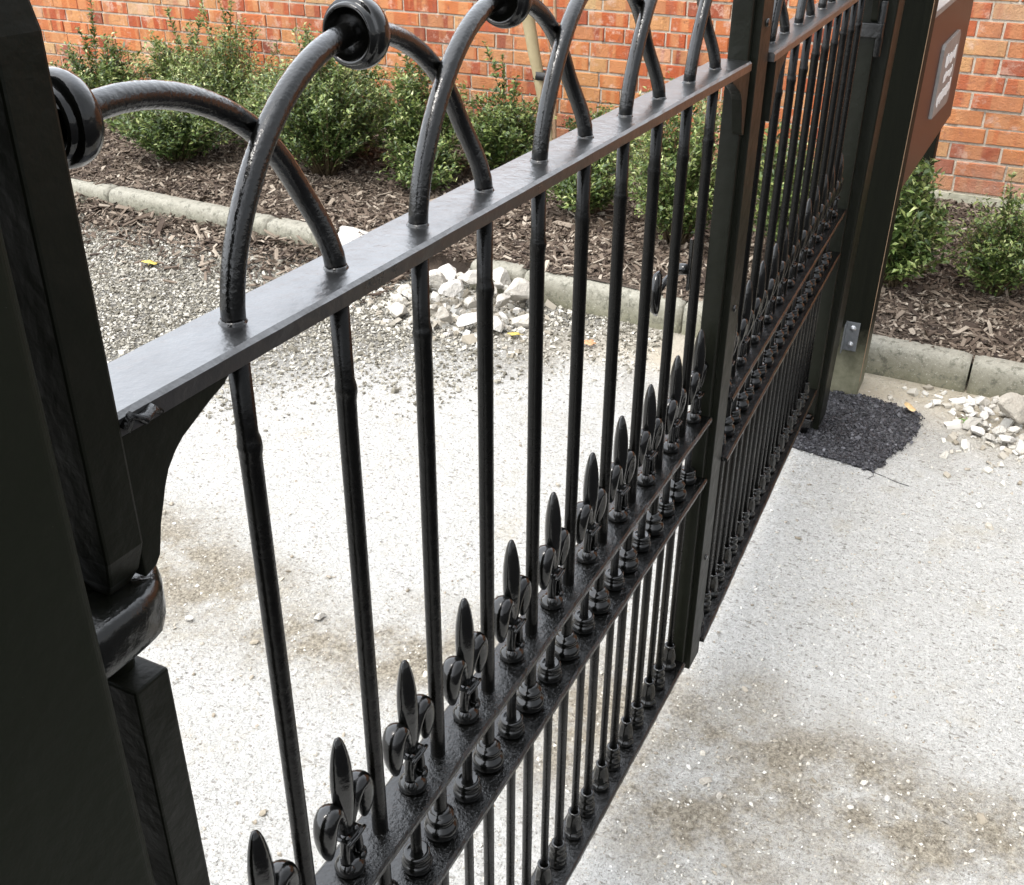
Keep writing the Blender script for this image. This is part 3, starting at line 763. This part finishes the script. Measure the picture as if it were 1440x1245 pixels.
# broken pale slab where the kerb is missing
def rock_mesh(name, seed, rx, ry, rz, m='rock', cuts=13):
    import bmesh
    r_ = random.Random(seed); bm = bmesh.new(); bmesh.ops.create_icosphere(bm, subdivisions=3, radius=1)
    for _ in range(cuts):
        d = Vector((r_.gauss(0, 1), r_.gauss(0, 1), r_.gauss(0, .9))).normalized(); h = r_.uniform(.38, .74)
        for v in bm.verts:
            k = v.co.dot(d) - h
            if k > 0: v.co -= d * k
    for v in bm.verts:
        v.co += Vector((r_.uniform(-1, 1), r_.uniform(-1, 1), r_.uniform(-1, 1))) * .012
        v.co = Vector((v.co.x * rx, v.co.y * ry, v.co.z * rz))
    me = bpy.data.meshes.new(name); bm.to_mesh(me); bm.free(); me.materials.append(M[m])
    a = me.attributes.new('tone', 'FLOAT_COLOR', 'POINT'); t = r_.uniform(.15, 1)
    a.data.foreach_set('color', [t, r_.random(), r_.random(), 1] * len(me.vertices))
    return me
PROTO = [rock_mesh('rock', 50 + i, 1, r_[0], r_[1]) for i, r_ in enumerate([(.8, .6), (.6, .55), (.9, .45), (.7, .7), (.5, .4), (.85, .65), (.6, .5), (.75, .4), (.65, .62), (.95, .55)])]
def rock(x, y, z, s, k, label, group, rot=None):
    o = bpy.data.objects.new('rock', PROTO[k % len(PROTO)]); link(o)
    o.location = (x, y, z); o.scale = (s, s, s); o.rotation_euler = rot or (rnd.uniform(-.5, .5), rnd.uniform(-.5, .5), rnd.uniform(0, 6.28))
    tag(o, label, 'rock', group)
    return o
slab = bpy.data.objects.new('broken_slab', rock_mesh('broken_slab', 9, .30, .16, .05, 'rock', 10)); link(slab)
slab.location = (3.36, 2.22, .075); slab.rotation_euler = (.05, -.06, 1.45)
tag(slab, 'flat pale broken slab lying in the gap of the kerb, left of the rubble heap', 'slab')
# left heap, placed on a mound
GL = 'rubble heap in the kerb gap'; GR = 'rubble heap by the right kerb'
def heap(cx, cy, rx, ry, h, sizes, lab, grp, seed, big):
    r_ = random.Random(seed); placed = []
    for s in sizes:
        for _ in range(60):
            a = r_.uniform(0, 6.28); q = math.sqrt(r_.random()); x = cx + rx * q * math.cos(a); y = cy + ry * q * math.sin(a)
            if all(math.hypot(x - X_, y - Y_) > (s + S_) * .62 for X_, Y_, S_ in placed): break
        if x < 2.97 and y > -.40 and y < 0: continue
        placed.append((x, y, s))
        hh = h * max(0, 1 - ((x - cx) / rx) ** 2 - ((y - cy) / ry) ** 2)
        z = hh + s * .33
        rock(x, y, z, s, r_.randrange(10), lab if s < big else lab.replace('broken', 'large broken'), grp, (r_.uniform(-.7, .7), r_.uniform(-.7, .7), r_.uniform(0, 6.28)))
szL = [.105, .10, .095, .09, .085, .085, .08, .075, .07, .07, .068, .065, .06, .06, .055, .055, .05, .05, .048, .045, .045] + [.036] * 16 + [.032] * 20 + [.022] * 26
heap(3.02, 1.52, .27, .30, .11, szL, 'broken concrete lump in the left rubble heap, behind the gate bars', GL, 21, .08)
szR = [.10, .095, .085, .08, .075, .065, .06, .055, .05, .05, .045] + [.036] * 22 + [.026] * 34 + [.018] * 46
heap(2.97, -.74, .22, .36, .07, szR, 'broken concrete lump in the right rubble heap, against the kerb', GR, 33, .08)
P = np.stack([3.00 + .14 * rng.normal(size=900), 1.50 + .17 * rng.normal(size=900)], 1); P2 = np.stack([2.97 + .16 * rng.normal(size=800), -.72 + .24 * rng.normal(size=800)], 1)
P = np.concatenate([P, P2]); P = P[infront(P[:, 0], P[:, 1]) & ~((P[:, 0] < 2.97) & (np.abs(P[:, 1]) < .36))]; s = rng.lognormal(math.log(.009), .35, len(P))
o = scatter('rubble_crumbs', np.column_stack([P, gh(P[:, 0], P[:, 1]) + s * .4]), s, rng, M['stone'], jit=.4); tag(o, 'small crumbs of concrete round the two rubble heaps', 'rubble', kind='stuff')
# single stones one can pick out on the drive
for i, (x, y, s, k, lab) in enumerate([
    (1.038, -.128, .0185, 3, 'largest smooth pale stone on the drive, right of the gate foot'),
    (1.062, -.085, .011, 4, 'small flat white stone just left of the largest loose stone'),
    (1.016, -.165, .012, 6, 'broken pale stone just below the largest loose stone'),
    (1.16, -.46, .012, 1, 'pale rounded stone alone on the drive at the lower right'),
    (1.115, .872, .018, 2, 'square white stone beside the near gate bars on the brown track'),
    (.965, 1.15, .014, 5, 'white stone on the pale drive beside the hinge strap'),
    (2.74, 2.42, .022, 0, 'round grey stone on the gravel left of the second hoop')]):
    rock(x, y, s * .5, s * 1.1, k, lab, None)

# asphalt patch round the steel post
poly = [(2.50, .16), (2.498, .074), (2.475, -.06), (2.452, -.201), (2.52, -.215), (2.60, -.235), (2.68, -.262), (2.80, -.280), (2.904, -.270), (2.93, -.19), (2.96, -.12), (2.945, .03), (2.93, .2), (2.80, .28), (2.6, .27)]
def jag(poly, amp, n=8, seed=2):
    r_ = random.Random(seed); out = []
    for i, (x, y) in enumerate(poly):
        x2, y2 = poly[(i + 1) % len(poly)]
        for k in range(n): t = k / n; out.append((x + (x2 - x) * t + r_.uniform(-amp, amp), y + (y2 - y) * t + r_.uniform(-amp, amp)))
    return out
jp = jag(poly, .005)
b = MB(); n = len(jp); cxp, cyp = 2.72, -.02
vs = [(x, y, .0015) for x, y in jp] + [(cxp + (x - cxp) * .96, cyp + (y - cyp) * .96, .006) for x, y in jp] + [(cxp, cyp, .008)]
fs = [(i, (i + 1) % n, n + (i + 1) % n, n + i) for i in range(n)] + [(n + i, n + (i + 1) % n, 2 * n) for i in range(n)]
b.add(vs, fs); o = b.build('asphalt_patch', M['tarbase']); tag(o, kind='structure')
def inpoly(P, poly):
    c = np.zeros(len(P), bool); j = len(poly) - 1
    for i in range(len(poly)):
        xi, yi = poly[i]; xj, yj = poly[j]
        t = ((yi > P[:, 1]) != (yj > P[:, 1])) & (P[:, 0] < (xj - xi) * (P[:, 1] - yi) / (yj - yi + 1e-12) + xi); c ^= t; j = i
    return c
P = np.stack([rng.uniform(2.43, 3.0, 26000), rng.uniform(-.31, .3, 26000)], 1); P = P[inpoly(P + rng.normal(0, .004, P.shape) * (1 + 3.5 * (rng.uniform(0, 1, (len(P), 1)) < .12)), jp)]
s = rng.lognormal(math.log(.0022), .4, len(P))
o = scatter('asphalt_crumbs', np.column_stack([P, .0060 + s * rng.uniform(-.3, .7, len(P))]), s, rng, M['tar'], jit=.4, tone=np.clip(rng.beta(1.5, 3, len(P)), 0, 1)); tag(o, 'black asphalt crumbs of the fresh patch round the far posts', 'asphalt', kind='stuff')
# hairline cracks from the corner of the patch
b = MB()
for line in ([(2.452, -.201), (2.43, -.205), (2.405, -.193)], [(2.452, -.201), (2.44, -.24), (2.425, -.27), (2.418, -.31)]):
    pts = [(x, y, float(gh(np.float64(x), np.float64(y))) + .0012) for x, y in line]; b.tube(pts, .0009, 6, (0, 0, 1))
o = b.build('crack', M['tarbase']); tag(o, kind='structure')

# ------------------------------------------------------------------ brick wall
wx = lambda y: 5.125 + .012 * y
r_ = random.Random(8); V = []; F = []; C = []; nb = 0
z0w = G - .394 - .0797 * 10
row = 0; z = z0w
while z < 2.6:
    y = -5.0 + (row % 2) * .118 + r_.uniform(-.03, .03); H = .0797; 
    while y < 9.5:
        L = .235 if r_.random() > .24 else .118
        L += r_.uniform(-.004, .004)
        g_ = .0056; pr = r_.uniform(-.003, .004)
        y0, y1, za, zb = y + g_, y + L - g_, z + g_ + r_.uniform(-.0012, .0012), z + H - g_ + r_.uniform(-.0015, .0015)
        x = wx(y); c = .0030
        tilt = r_.uniform(-.0015, .0015)
        def jj(): return r_.uniform(-.0018, .0018)
        fr = [(x - pr, y0 + c + jj(), za + c + jj()), (x - pr + tilt, y1 - c + jj(), za + c + jj() + tilt), (x - pr + tilt, y1 - c + jj(), zb - c + jj() + tilt), (x - pr, y0 + c + jj(), zb - c + jj())]
        md = [(x + .003, y0 + jj(), za), (x + .003, y1 + jj(), za + tilt), (x + .003, y1 + jj(), zb + tilt), (x + .003, y0 + jj(), zb)]
        bk = [(x + .03, q[1], q[2]) for q in md]
        V += fr + md + bk; n0 = nb * 12
        F.append((n0, n0 + 3, n0 + 2, n0 + 1))
        for k in range(4):
            j = (k + 1) % 4; F.append((n0 + k, n0 + j, n0 + 4 + j, n0 + 4 + k)); F.append((n0 + 4 + k, n0 + 4 + j, n0 + 8 + j, n0 + 8 + k))
        t = min(1, max(0, r_.betavariate(2.0, 1.9))); C += [(t, r_.random(), r_.random())] * 12
        nb += 1; y += L
    z += H; row += 1
wall = empty('brick_wall', (5.13, 2.0, 0)); tag(wall, 'long red and orange brick wall with pale mortar behind the garden bed', 'wall')
V = np.array(V) - np.array([5.13, 2.0, 0])
mass_mesh('brickwork', V, np.array(F), np.array(C), M['brick'], parent=wall)
b = MB()
yy = np.linspace(-5, 9.5, 30)
b.add([(wx(-5) + .0065 - 5.13, -7, z0w - .01), (wx(9.5) + .0065 - 5.13, 7.5, z0w - .01), (wx(9.5) + .0065 - 5.13, 7.5, 2.6), (wx(-5) + .0065 - 5.13, -7, 2.6),
       (wx(-5) + .25 - 5.13, -7, z0w - .01), (wx(9.5) + .25 - 5.13, 7.5, z0w - .01), (wx(9.5) + .25 - 5.13, 7.5, 2.6), (wx(-5) + .25 - 5.13, -7, 2.6)],
      [(0, 1, 2, 3), (7, 6, 5, 4), (0, 4, 5, 1), (3, 2, 6, 7), (0, 3, 7, 4), (1, 5, 6, 2)])
b.build('mortar', M['mortar'], wall)
b = MB(); b.add([(wx(-5) - .012 - 5.13, -7, 0), (wx(9.5) - .012 - 5.13, 7.5, 0), (wx(9.5) - .012 - 5.13, 7.5, z0w - .003), (wx(-5) - .012 - 5.13, -7, z0w - .003),
       (wx(-5) + .1 - 5.13, -7, 0), (wx(9.5) + .1 - 5.13, 7.5, 0), (wx(9.5) + .1 - 5.13, 7.5, z0w - .003), (wx(-5) + .1 - 5.13, -7, z0w - .003)],
      [(0, 1, 2, 3), (7, 6, 5, 4), (0, 4, 5, 1), (3, 2, 6, 7), (0, 3, 7, 4), (1, 5, 6, 2)])
b.build('plinth', M['plinth'], wall)

# ------------------------------------------------------------------ shrubs
def shrub(x, y, r, h, ns, label, seed, spikes=(), leafn=62, lsize=.027, light=0.0, sq=1.0):
    g = np.random.default_rng(seed); zb = float(bedz(np.float64(x), np.float64(y)))
    root = empty('shrub', (x, y, zb)); tag(root, label, 'shrub', 'evergreen shrubs in the mulched bed')
    LV = []; LC = []; sm = MB(); lsize = lsize * g.uniform(.85, 1.3); light += .05
    sprigs = []
    for i in range(ns):
        a = g.uniform(0, 2 * np.pi); q = math.sqrt(g.uniform(0, 1)); rr = r * q * g.uniform(.8, 1.15)
        top = h * (1 - .42 * q ** 2) * g.uniform(.45, 1.22)
        sprigs.append((a, rr, max(top, .06), 1.0))
    for (dx, dy, hh) in spikes: sprigs.append((math.atan2(dy, dx), math.hypot(dx, dy), hh, .5))
    for a, rr, top, dens in sprigs:
        ex, ey = rr * math.cos(a), rr * math.sin(a) * sq
        bx, by = ex * .12 + g.normal(0, .01), ey * .12 + g.normal(0, .01)
        n = 9; pts = []
        wob = g.normal(0, .012, 2)
        for k in range(n + 1):
            t = k / n; e = t ** 1.35
            pts.append(np.array([bx + (ex - bx) * e + wob[0] * math.sin(3 * t), by + (ey - by) * e + wob[1] * math.sin(3 * t), top * (t ** .82)]))
        sm.tube([tuple(p) for p in pts[::3]], [(.0028 - .0006 * k, .0028 - .0006 * k) for k in range(4)], 5, (.3, 1, .1))
        L = sum(np.linalg.norm(pts[k + 1] - pts[k]) for k in range(n))
        m = int(leafn * (L / .35) * (1.0 if dens == 1 else .8)) + 8
        for q in range(m):
            t = g.uniform(.16 if dens == 1 else .25, 1.0) ** .8; f = t * n; k = min(int(f), n - 1); p = pts[k] * (1 - f + k) + pts[k + 1] * (f - k)
            d = pts[k + 1] - pts[k]; d /= np.linalg.norm(d)
            az = g.uniform(0, 2 * np.pi); u = np.array([math.cos(az), math.sin(az), g.uniform(-.25, .75)]); u = u + d * g.uniform(.1, .8); u /= np.linalg.norm(u)
            if dens == 1: p = p + np.array([g.normal(0, .018), g.normal(0, .018), g.normal(0, .014)])
            sdir = np.cross(u, [0, 0, 1.]); sdir /= (np.linalg.norm(sdir) + 1e-6); nrm = np.cross(sdir, u)
            roll = g.normal(0, .5); sd = sdir * math.cos(roll) + nrm * math.sin(roll); nr = nrm * math.cos(roll) - sdir * math.sin(roll)
            ln = lsize * g.uniform(.65, 1.45) * (1.0 if t < .93 else .8); w = ln * g.uniform(.17, .25)
            droop = g.uniform(-.1, .35)
            b0 = p; m1 = p + u * ln * .5 + nr * ln * .03; tip = p + u * ln - np.array([0, 0, 1]) * ln * droop
            l = p + u * ln * .45 + sd * w + nr * w * .45; r2 = p + u * ln * .45 - sd * w + nr * w * .45
            LV += [b0, l, m1, r2, tip]
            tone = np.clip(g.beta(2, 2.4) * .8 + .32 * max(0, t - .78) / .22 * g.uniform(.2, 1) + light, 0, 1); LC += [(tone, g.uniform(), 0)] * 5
    LV = np.array(LV); nL = len(LV) // 5
    f0 = np.array([[0, 2, 1], [0, 3, 2], [1, 2, 4], [2, 3, 4]]); F_ = (f0[None] + (np.arange(nL) * 5)[:, None, None]).reshape(-1, 3)
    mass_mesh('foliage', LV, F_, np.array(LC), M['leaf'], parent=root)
    sm.build('stem', M['stem'], root)
    return root
shrub(3.93, 3.86, .38, .42, 150, 'rounded dark shrub under the leftmost hoop, nearest the left kerb', 1)
shrub(4.12, 2.98, .40, .66, 210, 'tall dense shrub seen between the first and second hoops', 2, [(.05, .1, .74), (0, -.1, .70)])
shrub(4.62, 3.98, .42, .56, 140, 'pale tipped shrub with two tall upright shoots below the brick wall', 3, [(.02, -.06, .82), (-.05, .0, .76), (.05, .22, .76), (-.1, -.16, .66), (0, .18, .64)], light=.10)
shrub(4.55, 5.02, .34, .42, 80, 'small shrub with one tall bare shoot at the far left against the wall', 4, [(.02, -.05, .76), (.1, .2, .5)], light=.03)
shrub(4.38, 2.52, .32, .56, 120, 'upright shrub left of the round timber stake, behind the second hoop', 5, [(-.02, .1, .74), (.0, .02, .70), (-.05, -.2, .60)], light=.05)
shrub(4.55, 2.12, .30, .40, 100, 'spreading shrub with thin arching shoots directly left of the round timber stake', 15, [(.02, .14, .66), (.0, .02, .60), (-.08, -.1, .52)], light=.03)
shrub(4.85, 1.66, .26, .30, 60, 'low shrub at the foot of the round timber stake', 6)
shrub(4.02, 1.43, .26, .32, 85, 'low shrub just under the top rail, in front of the rubble heap', 7, light=.03)
shrub(3.86, .93, .28, .62, 150, 'tall shrub seen through the last bars of the near gate leaf', 8, light=.10)
shrub(3.84, .42, .22, .50, 70, 'shrub hidden behind the bars of the far gate leaf', 9)
shrub(3.80, -.01, .19, .44, 100, 'shrub growing beside the timber post under the brown board', 10, light=.06)
shrub(3.92, -.39, .24, .36, 110, 'full shrub at the right edge in front of the brick wall', 11, [(.0, .04, .48), (-.03, -.02, .42)], light=.05)
shrub(4.25, -.72, .22, .42, 60, 'shrub partly cut by the right edge, behind the full one', 12, [(.0, .08, .46)], light=.05)
shrub(4.75, .75, .25, .30, 40, 'low shrub against the wall, behind the closing stile of the near leaf', 13)
shrub(4.50, 3.10, .34, .52, 90, 'loose leggy shrub against the wall behind the tall dense one', 16, [(0, .1, .72), (.05, -.15, .66), (0, -.25, .58)], light=.08)
shrub(4.85, 4.55, .34, .48, 80, 'loose yellowish shrub against the wall at the left, beside the pale tipped one', 17, [(0, .1, .62), (0, -.2, .66)], light=.10)
shrub(4.15, 2.40, .24, .26, 60, 'low dark shrub nearest the mulch between the tall dense shrub and the stake', 18)
shrub(4.35, 3.45, .30, .40, 90, 'low shrub filling the gap between the rounded and the tall dense shrubs', 14, light=.03)

# stake, tie and young tree
st = MB()
def lim(p0, p1, r0, r1, n=10, w=.004, seed=1):
    r_ = random.Random(seed); return [tuple(p0[k] + (p1[k] - p0[k]) * i / n + (r_.uniform(-w, w) if 0 < i < n else 0) for k in range(3)) for i in range(n + 1)], [(r0 + (r1 - r0) * i / n,) * 2 for i in range(n + 1)]
a, r2 = lim((4.60, 1.845, .12), (4.60, 2.055, 1.05), .021, .035, 12, .0015)
st.tube([(x - 4.6, y - 1.845, z - .12) for x, y, z in a], r2, 16, (1, 0, 0)); o = st.build('tree_stake', M['stake']); o.location = (4.60, 1.845, .12)
tag(o, 'thick round peeled stake leaning beside the thin sapling in front of the wall', 'stake')
tr = empty('sapling', (4.60, 1.865, .12)); tag(tr, 'thin brown young tree tied to the round stake', 'tree')
b = MB(); pts = [(0, 0, 0), (0, -.004, .2), (.004, .002, .45), (0, .015, .62), (.004, .010, .80), (0, .02, 1.0), (.01, .01, 1.3), (0, .03, 1.6), (.02, .02, 2.0)]
b.tube(pts, [(.012 - .0009 * i,) * 2 for i in range(9)], 10, (1, 0, 0))
for z, r_ in ((.62, .0135), (.74, .0115), (.70, .011)): b.lathe([(.008, z - .006), (r_, z), (.008, z + .006)], (.002, .014, 0), seg=10)
b.build('trunk', M['bark'], tr)
b = MB()
for p0, p1, p2_ in (((0, .013, .60), (-.01, .05, .70), (.01, .12, .84)), ((0, .012, .745), (-.02, .06, .78), (-.03, .12, .87)), ((0, .02, 1.0), (.05, -.06, 1.2), (.06, -.12, 1.5)), ((0, .02, 1.2), (.05, .1, 1.4), (.03, .2, 1.7))):
    b.tube([p0, p1, p2_], [(.003, .003), (.0022, .0022), (.0012, .0012)], 6, (1, 0, 0))
b.build('branch', M['bark'], tr)
g = np.random.default_rng(5); n = 260
PT = np.stack([g.normal(0, .18, n), g.normal(.05, .2, n), g.uniform(1.35, 2.15, n)], 1)
LV = []; LC = []
for p in PT:
    u = g.normal(size=3); u /= np.linalg.norm(u); s_ = np.cross(u, [0, 0, 1.]); s_ /= np.linalg.norm(s_); L = g.uniform(.03, .055)
    LV += [p, p + u * L * .5 + s_ * L * .3, p + u * L * .5, p + u * L * .5 - s_ * L * .3, p + u * L]; LC += [(g.uniform(.4, .9), 0, 0)] * 5
f0 = np.array([[0, 2, 1], [0, 3, 2], [1, 2, 4], [2, 3, 4]]); mass_mesh('crown', np.array(LV), (f0[None] + (np.arange(n) * 5)[:, None, None]).reshape(-1, 3), np.array(LC), M['leaf'], parent=tr)
b = MB()
def strap(b, cx_, cy_, rx, ry, z0, z1, th=.003):
    n = 28; vs = []; fs = []
    for rr, zz in ((0, z0), (0, z1), (-th, z1), (-th, z0)):
        for i in range(n):
            t = 2 * math.pi * i / n; vs.append((cx_ + (rx + rr) * math.cos(t), cy_ + (ry + rr) * math.sin(t), zz))
    for k in range(4):
        for i in range(n): j = (i + 1) % n; k2 = (k + 1) % 4; fs.append((k * n + i, k * n + j, k2 * n + j, k2 * n + i))
    b.add(vs, fs, True)
strap(b, 0, .020, .034, .064, -.020, .020)
o = b.build('tree_tie', M['strap']); o.location = (4.60, 1.905, .635)
tag(o, 'black rubber tie binding the sapling to its stake', 'tree tie')

# ------------------------------------------------------------------ fallen leaves and a weed
def fallen(x, y, z, s, m, label, seed, lobes=5):
    r_ = random.Random(seed); n = 40; vs = [(0, 0, .002)]
    for i in range(n):
        t = 2 * math.pi * i / n; q = s * (.62 + .38 * abs(math.cos(lobes * t / 2))) if lobes else s * (1 if False else 1)
        px_, py_ = q * math.cos(t), q * math.sin(t)
        if not lobes: px_, py_ = s * math.cos(t), s * .38 * math.sin(t)
        vs.append((px_, py_, .004 + .25 * s * (abs(math.sin(t * 1.5 + seed)) * .5) + r_.uniform(0, .001)))
    b = MB(); b.add(vs, [(0, 1 + i, 1 + (i + 1) % n) for i in range(n)], True)
    b.tube([(0, 0, .002), (-s * .7, .1 * s, .006), (-s * 1.4, .15 * s, .004)], .0010, 5, (0, 0, 1))
    o = b.build('fallen_leaf', M[m]); o.location = (x, y, z); o.rotation_euler = (r_.uniform(-.2, .2), r_.uniform(-.2, .2), r_.uniform(0, 6.2))
    md = o.modifiers.new('thickness', 'SOLIDIFY'); md.thickness = .0006
    tag(o, label, 'leaf')
fallen(2.82, 3.02, .012, .040, 'yleaf', 'yellow lobed leaf lying on the gravel at the left', 1)
fallen(3.30, 3.00, .014, .055, 'oleaf', 'orange leaf at the foot of the left kerb', 2)
fallen(3.29, 2.80, .016, .032, 'tleaf', 'tan leaf just right of the orange leaf at the kerb', 7)
fallen(2.74, 2.25, .012, .026, 'oleaf', 'small reddish leaf on the gravel beside the falling hoop leg', 3)
fallen(2.90, -.235, .020, .034, 'tleaf', 'curled tan leaf on the edge of the asphalt patch', 4, 0)
fallen(2.86, 1.22, .010, .026, 'yleaf', 'yellow leaf in front of the left rubble heap', 5)
fallen(2.92, .93, .010, .026, 'oleaf', 'faded orange leaf below the kerb seen between gate bars', 6)
b = MB()
for i in range(12):
    t = i * 2.4; l = .018 + .008 * (i % 3)
    b.tube([(0, 0, 0), (l * .5 * math.cos(t), l * .5 * math.sin(t), .012), (l * math.cos(t), l * math.sin(t), .010)], [(.0006, .0015), (.0008, .0034), (.0003, .0006)], 6, (0, 0, 1))
o = b.build('weed', M['sprout']); o.location = (2.905, -.42, .004); tag(o, 'tiny green weed beside the right rubble heap', 'plant')

# ------------------------------------------------------------------ camera
cam = bpy.data.cameras.new('Camera'); co = bpy.data.objects.new('Camera', cam); link(co)
co.location = (-.5114, -.4631, .2804 + G)
co.rotation_euler = (1.0619, -.0056, -1.1034)
cam.sensor_width = 36; cam.lens = 1495.6 / 1440 * 36; cam.clip_start = .02; cam.clip_end = 400
sc.camera = co

# ------------------------------------------------------------------ light
w = bpy.data.worlds.new('World'); sc.world = w; w.use_nodes = True
nt = w.node_tree; bg = nt.nodes['Background']
sky = nt.nodes.new('ShaderNodeTexSky'); sky.sky_type = 'NISHITA'; sky.sun_disc = False
EL, AZ = 62, 285      # sun height; compass direction the light comes from (deg from +Y, clockwise)
sky.sun_elevation = R(EL); sky.sun_rotation = R(AZ); sky.air_density = 1.2; sky.dust_density = 5.0; sky.ozone_density = .6
# a high, even cloud cover over the blue sky
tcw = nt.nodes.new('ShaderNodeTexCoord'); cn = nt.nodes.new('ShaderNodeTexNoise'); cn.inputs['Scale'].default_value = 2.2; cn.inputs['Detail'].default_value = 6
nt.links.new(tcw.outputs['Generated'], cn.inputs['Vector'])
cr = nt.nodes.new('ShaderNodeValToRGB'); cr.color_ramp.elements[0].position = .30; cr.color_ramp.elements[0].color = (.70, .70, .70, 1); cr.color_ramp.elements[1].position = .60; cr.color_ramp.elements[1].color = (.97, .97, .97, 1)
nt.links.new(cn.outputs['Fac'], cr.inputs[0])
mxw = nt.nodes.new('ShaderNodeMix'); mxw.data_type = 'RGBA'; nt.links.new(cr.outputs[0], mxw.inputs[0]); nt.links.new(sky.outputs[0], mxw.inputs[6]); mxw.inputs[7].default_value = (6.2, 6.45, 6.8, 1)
# unseen sky dimmed behind the camera to blacken reflections, brightened over the garden
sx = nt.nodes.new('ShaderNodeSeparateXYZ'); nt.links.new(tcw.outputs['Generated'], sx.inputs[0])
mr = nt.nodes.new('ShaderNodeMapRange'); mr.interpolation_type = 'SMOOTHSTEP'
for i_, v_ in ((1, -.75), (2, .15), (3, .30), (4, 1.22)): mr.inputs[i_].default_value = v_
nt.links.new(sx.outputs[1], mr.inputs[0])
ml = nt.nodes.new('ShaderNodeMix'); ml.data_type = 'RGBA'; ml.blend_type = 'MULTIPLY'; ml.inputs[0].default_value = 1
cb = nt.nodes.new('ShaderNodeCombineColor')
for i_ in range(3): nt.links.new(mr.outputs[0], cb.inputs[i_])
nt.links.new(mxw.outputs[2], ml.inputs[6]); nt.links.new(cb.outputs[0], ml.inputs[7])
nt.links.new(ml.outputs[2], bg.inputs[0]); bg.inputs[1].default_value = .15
sun = bpy.data.lights.new('Sun', 'SUN'); sun.energy = .6; sun.angle = R(16); sun.color = (1, .965, .91)
so = bpy.data.objects.new('Sun', sun); link(so)
az = R(AZ); d = Vector((math.sin(az) * math.cos(R(EL)), math.cos(az) * math.cos(R(EL)), math.sin(R(EL))))
so.rotation_euler = d.to_track_quat('Z', 'Y').to_euler()
sc.view_settings.view_transform = 'Standard'; sc.view_settings.look = 'None'; sc.view_settings.gamma = 1
sc.view_settings.exposure = 1.92
sc.cycles.use_denoising = True
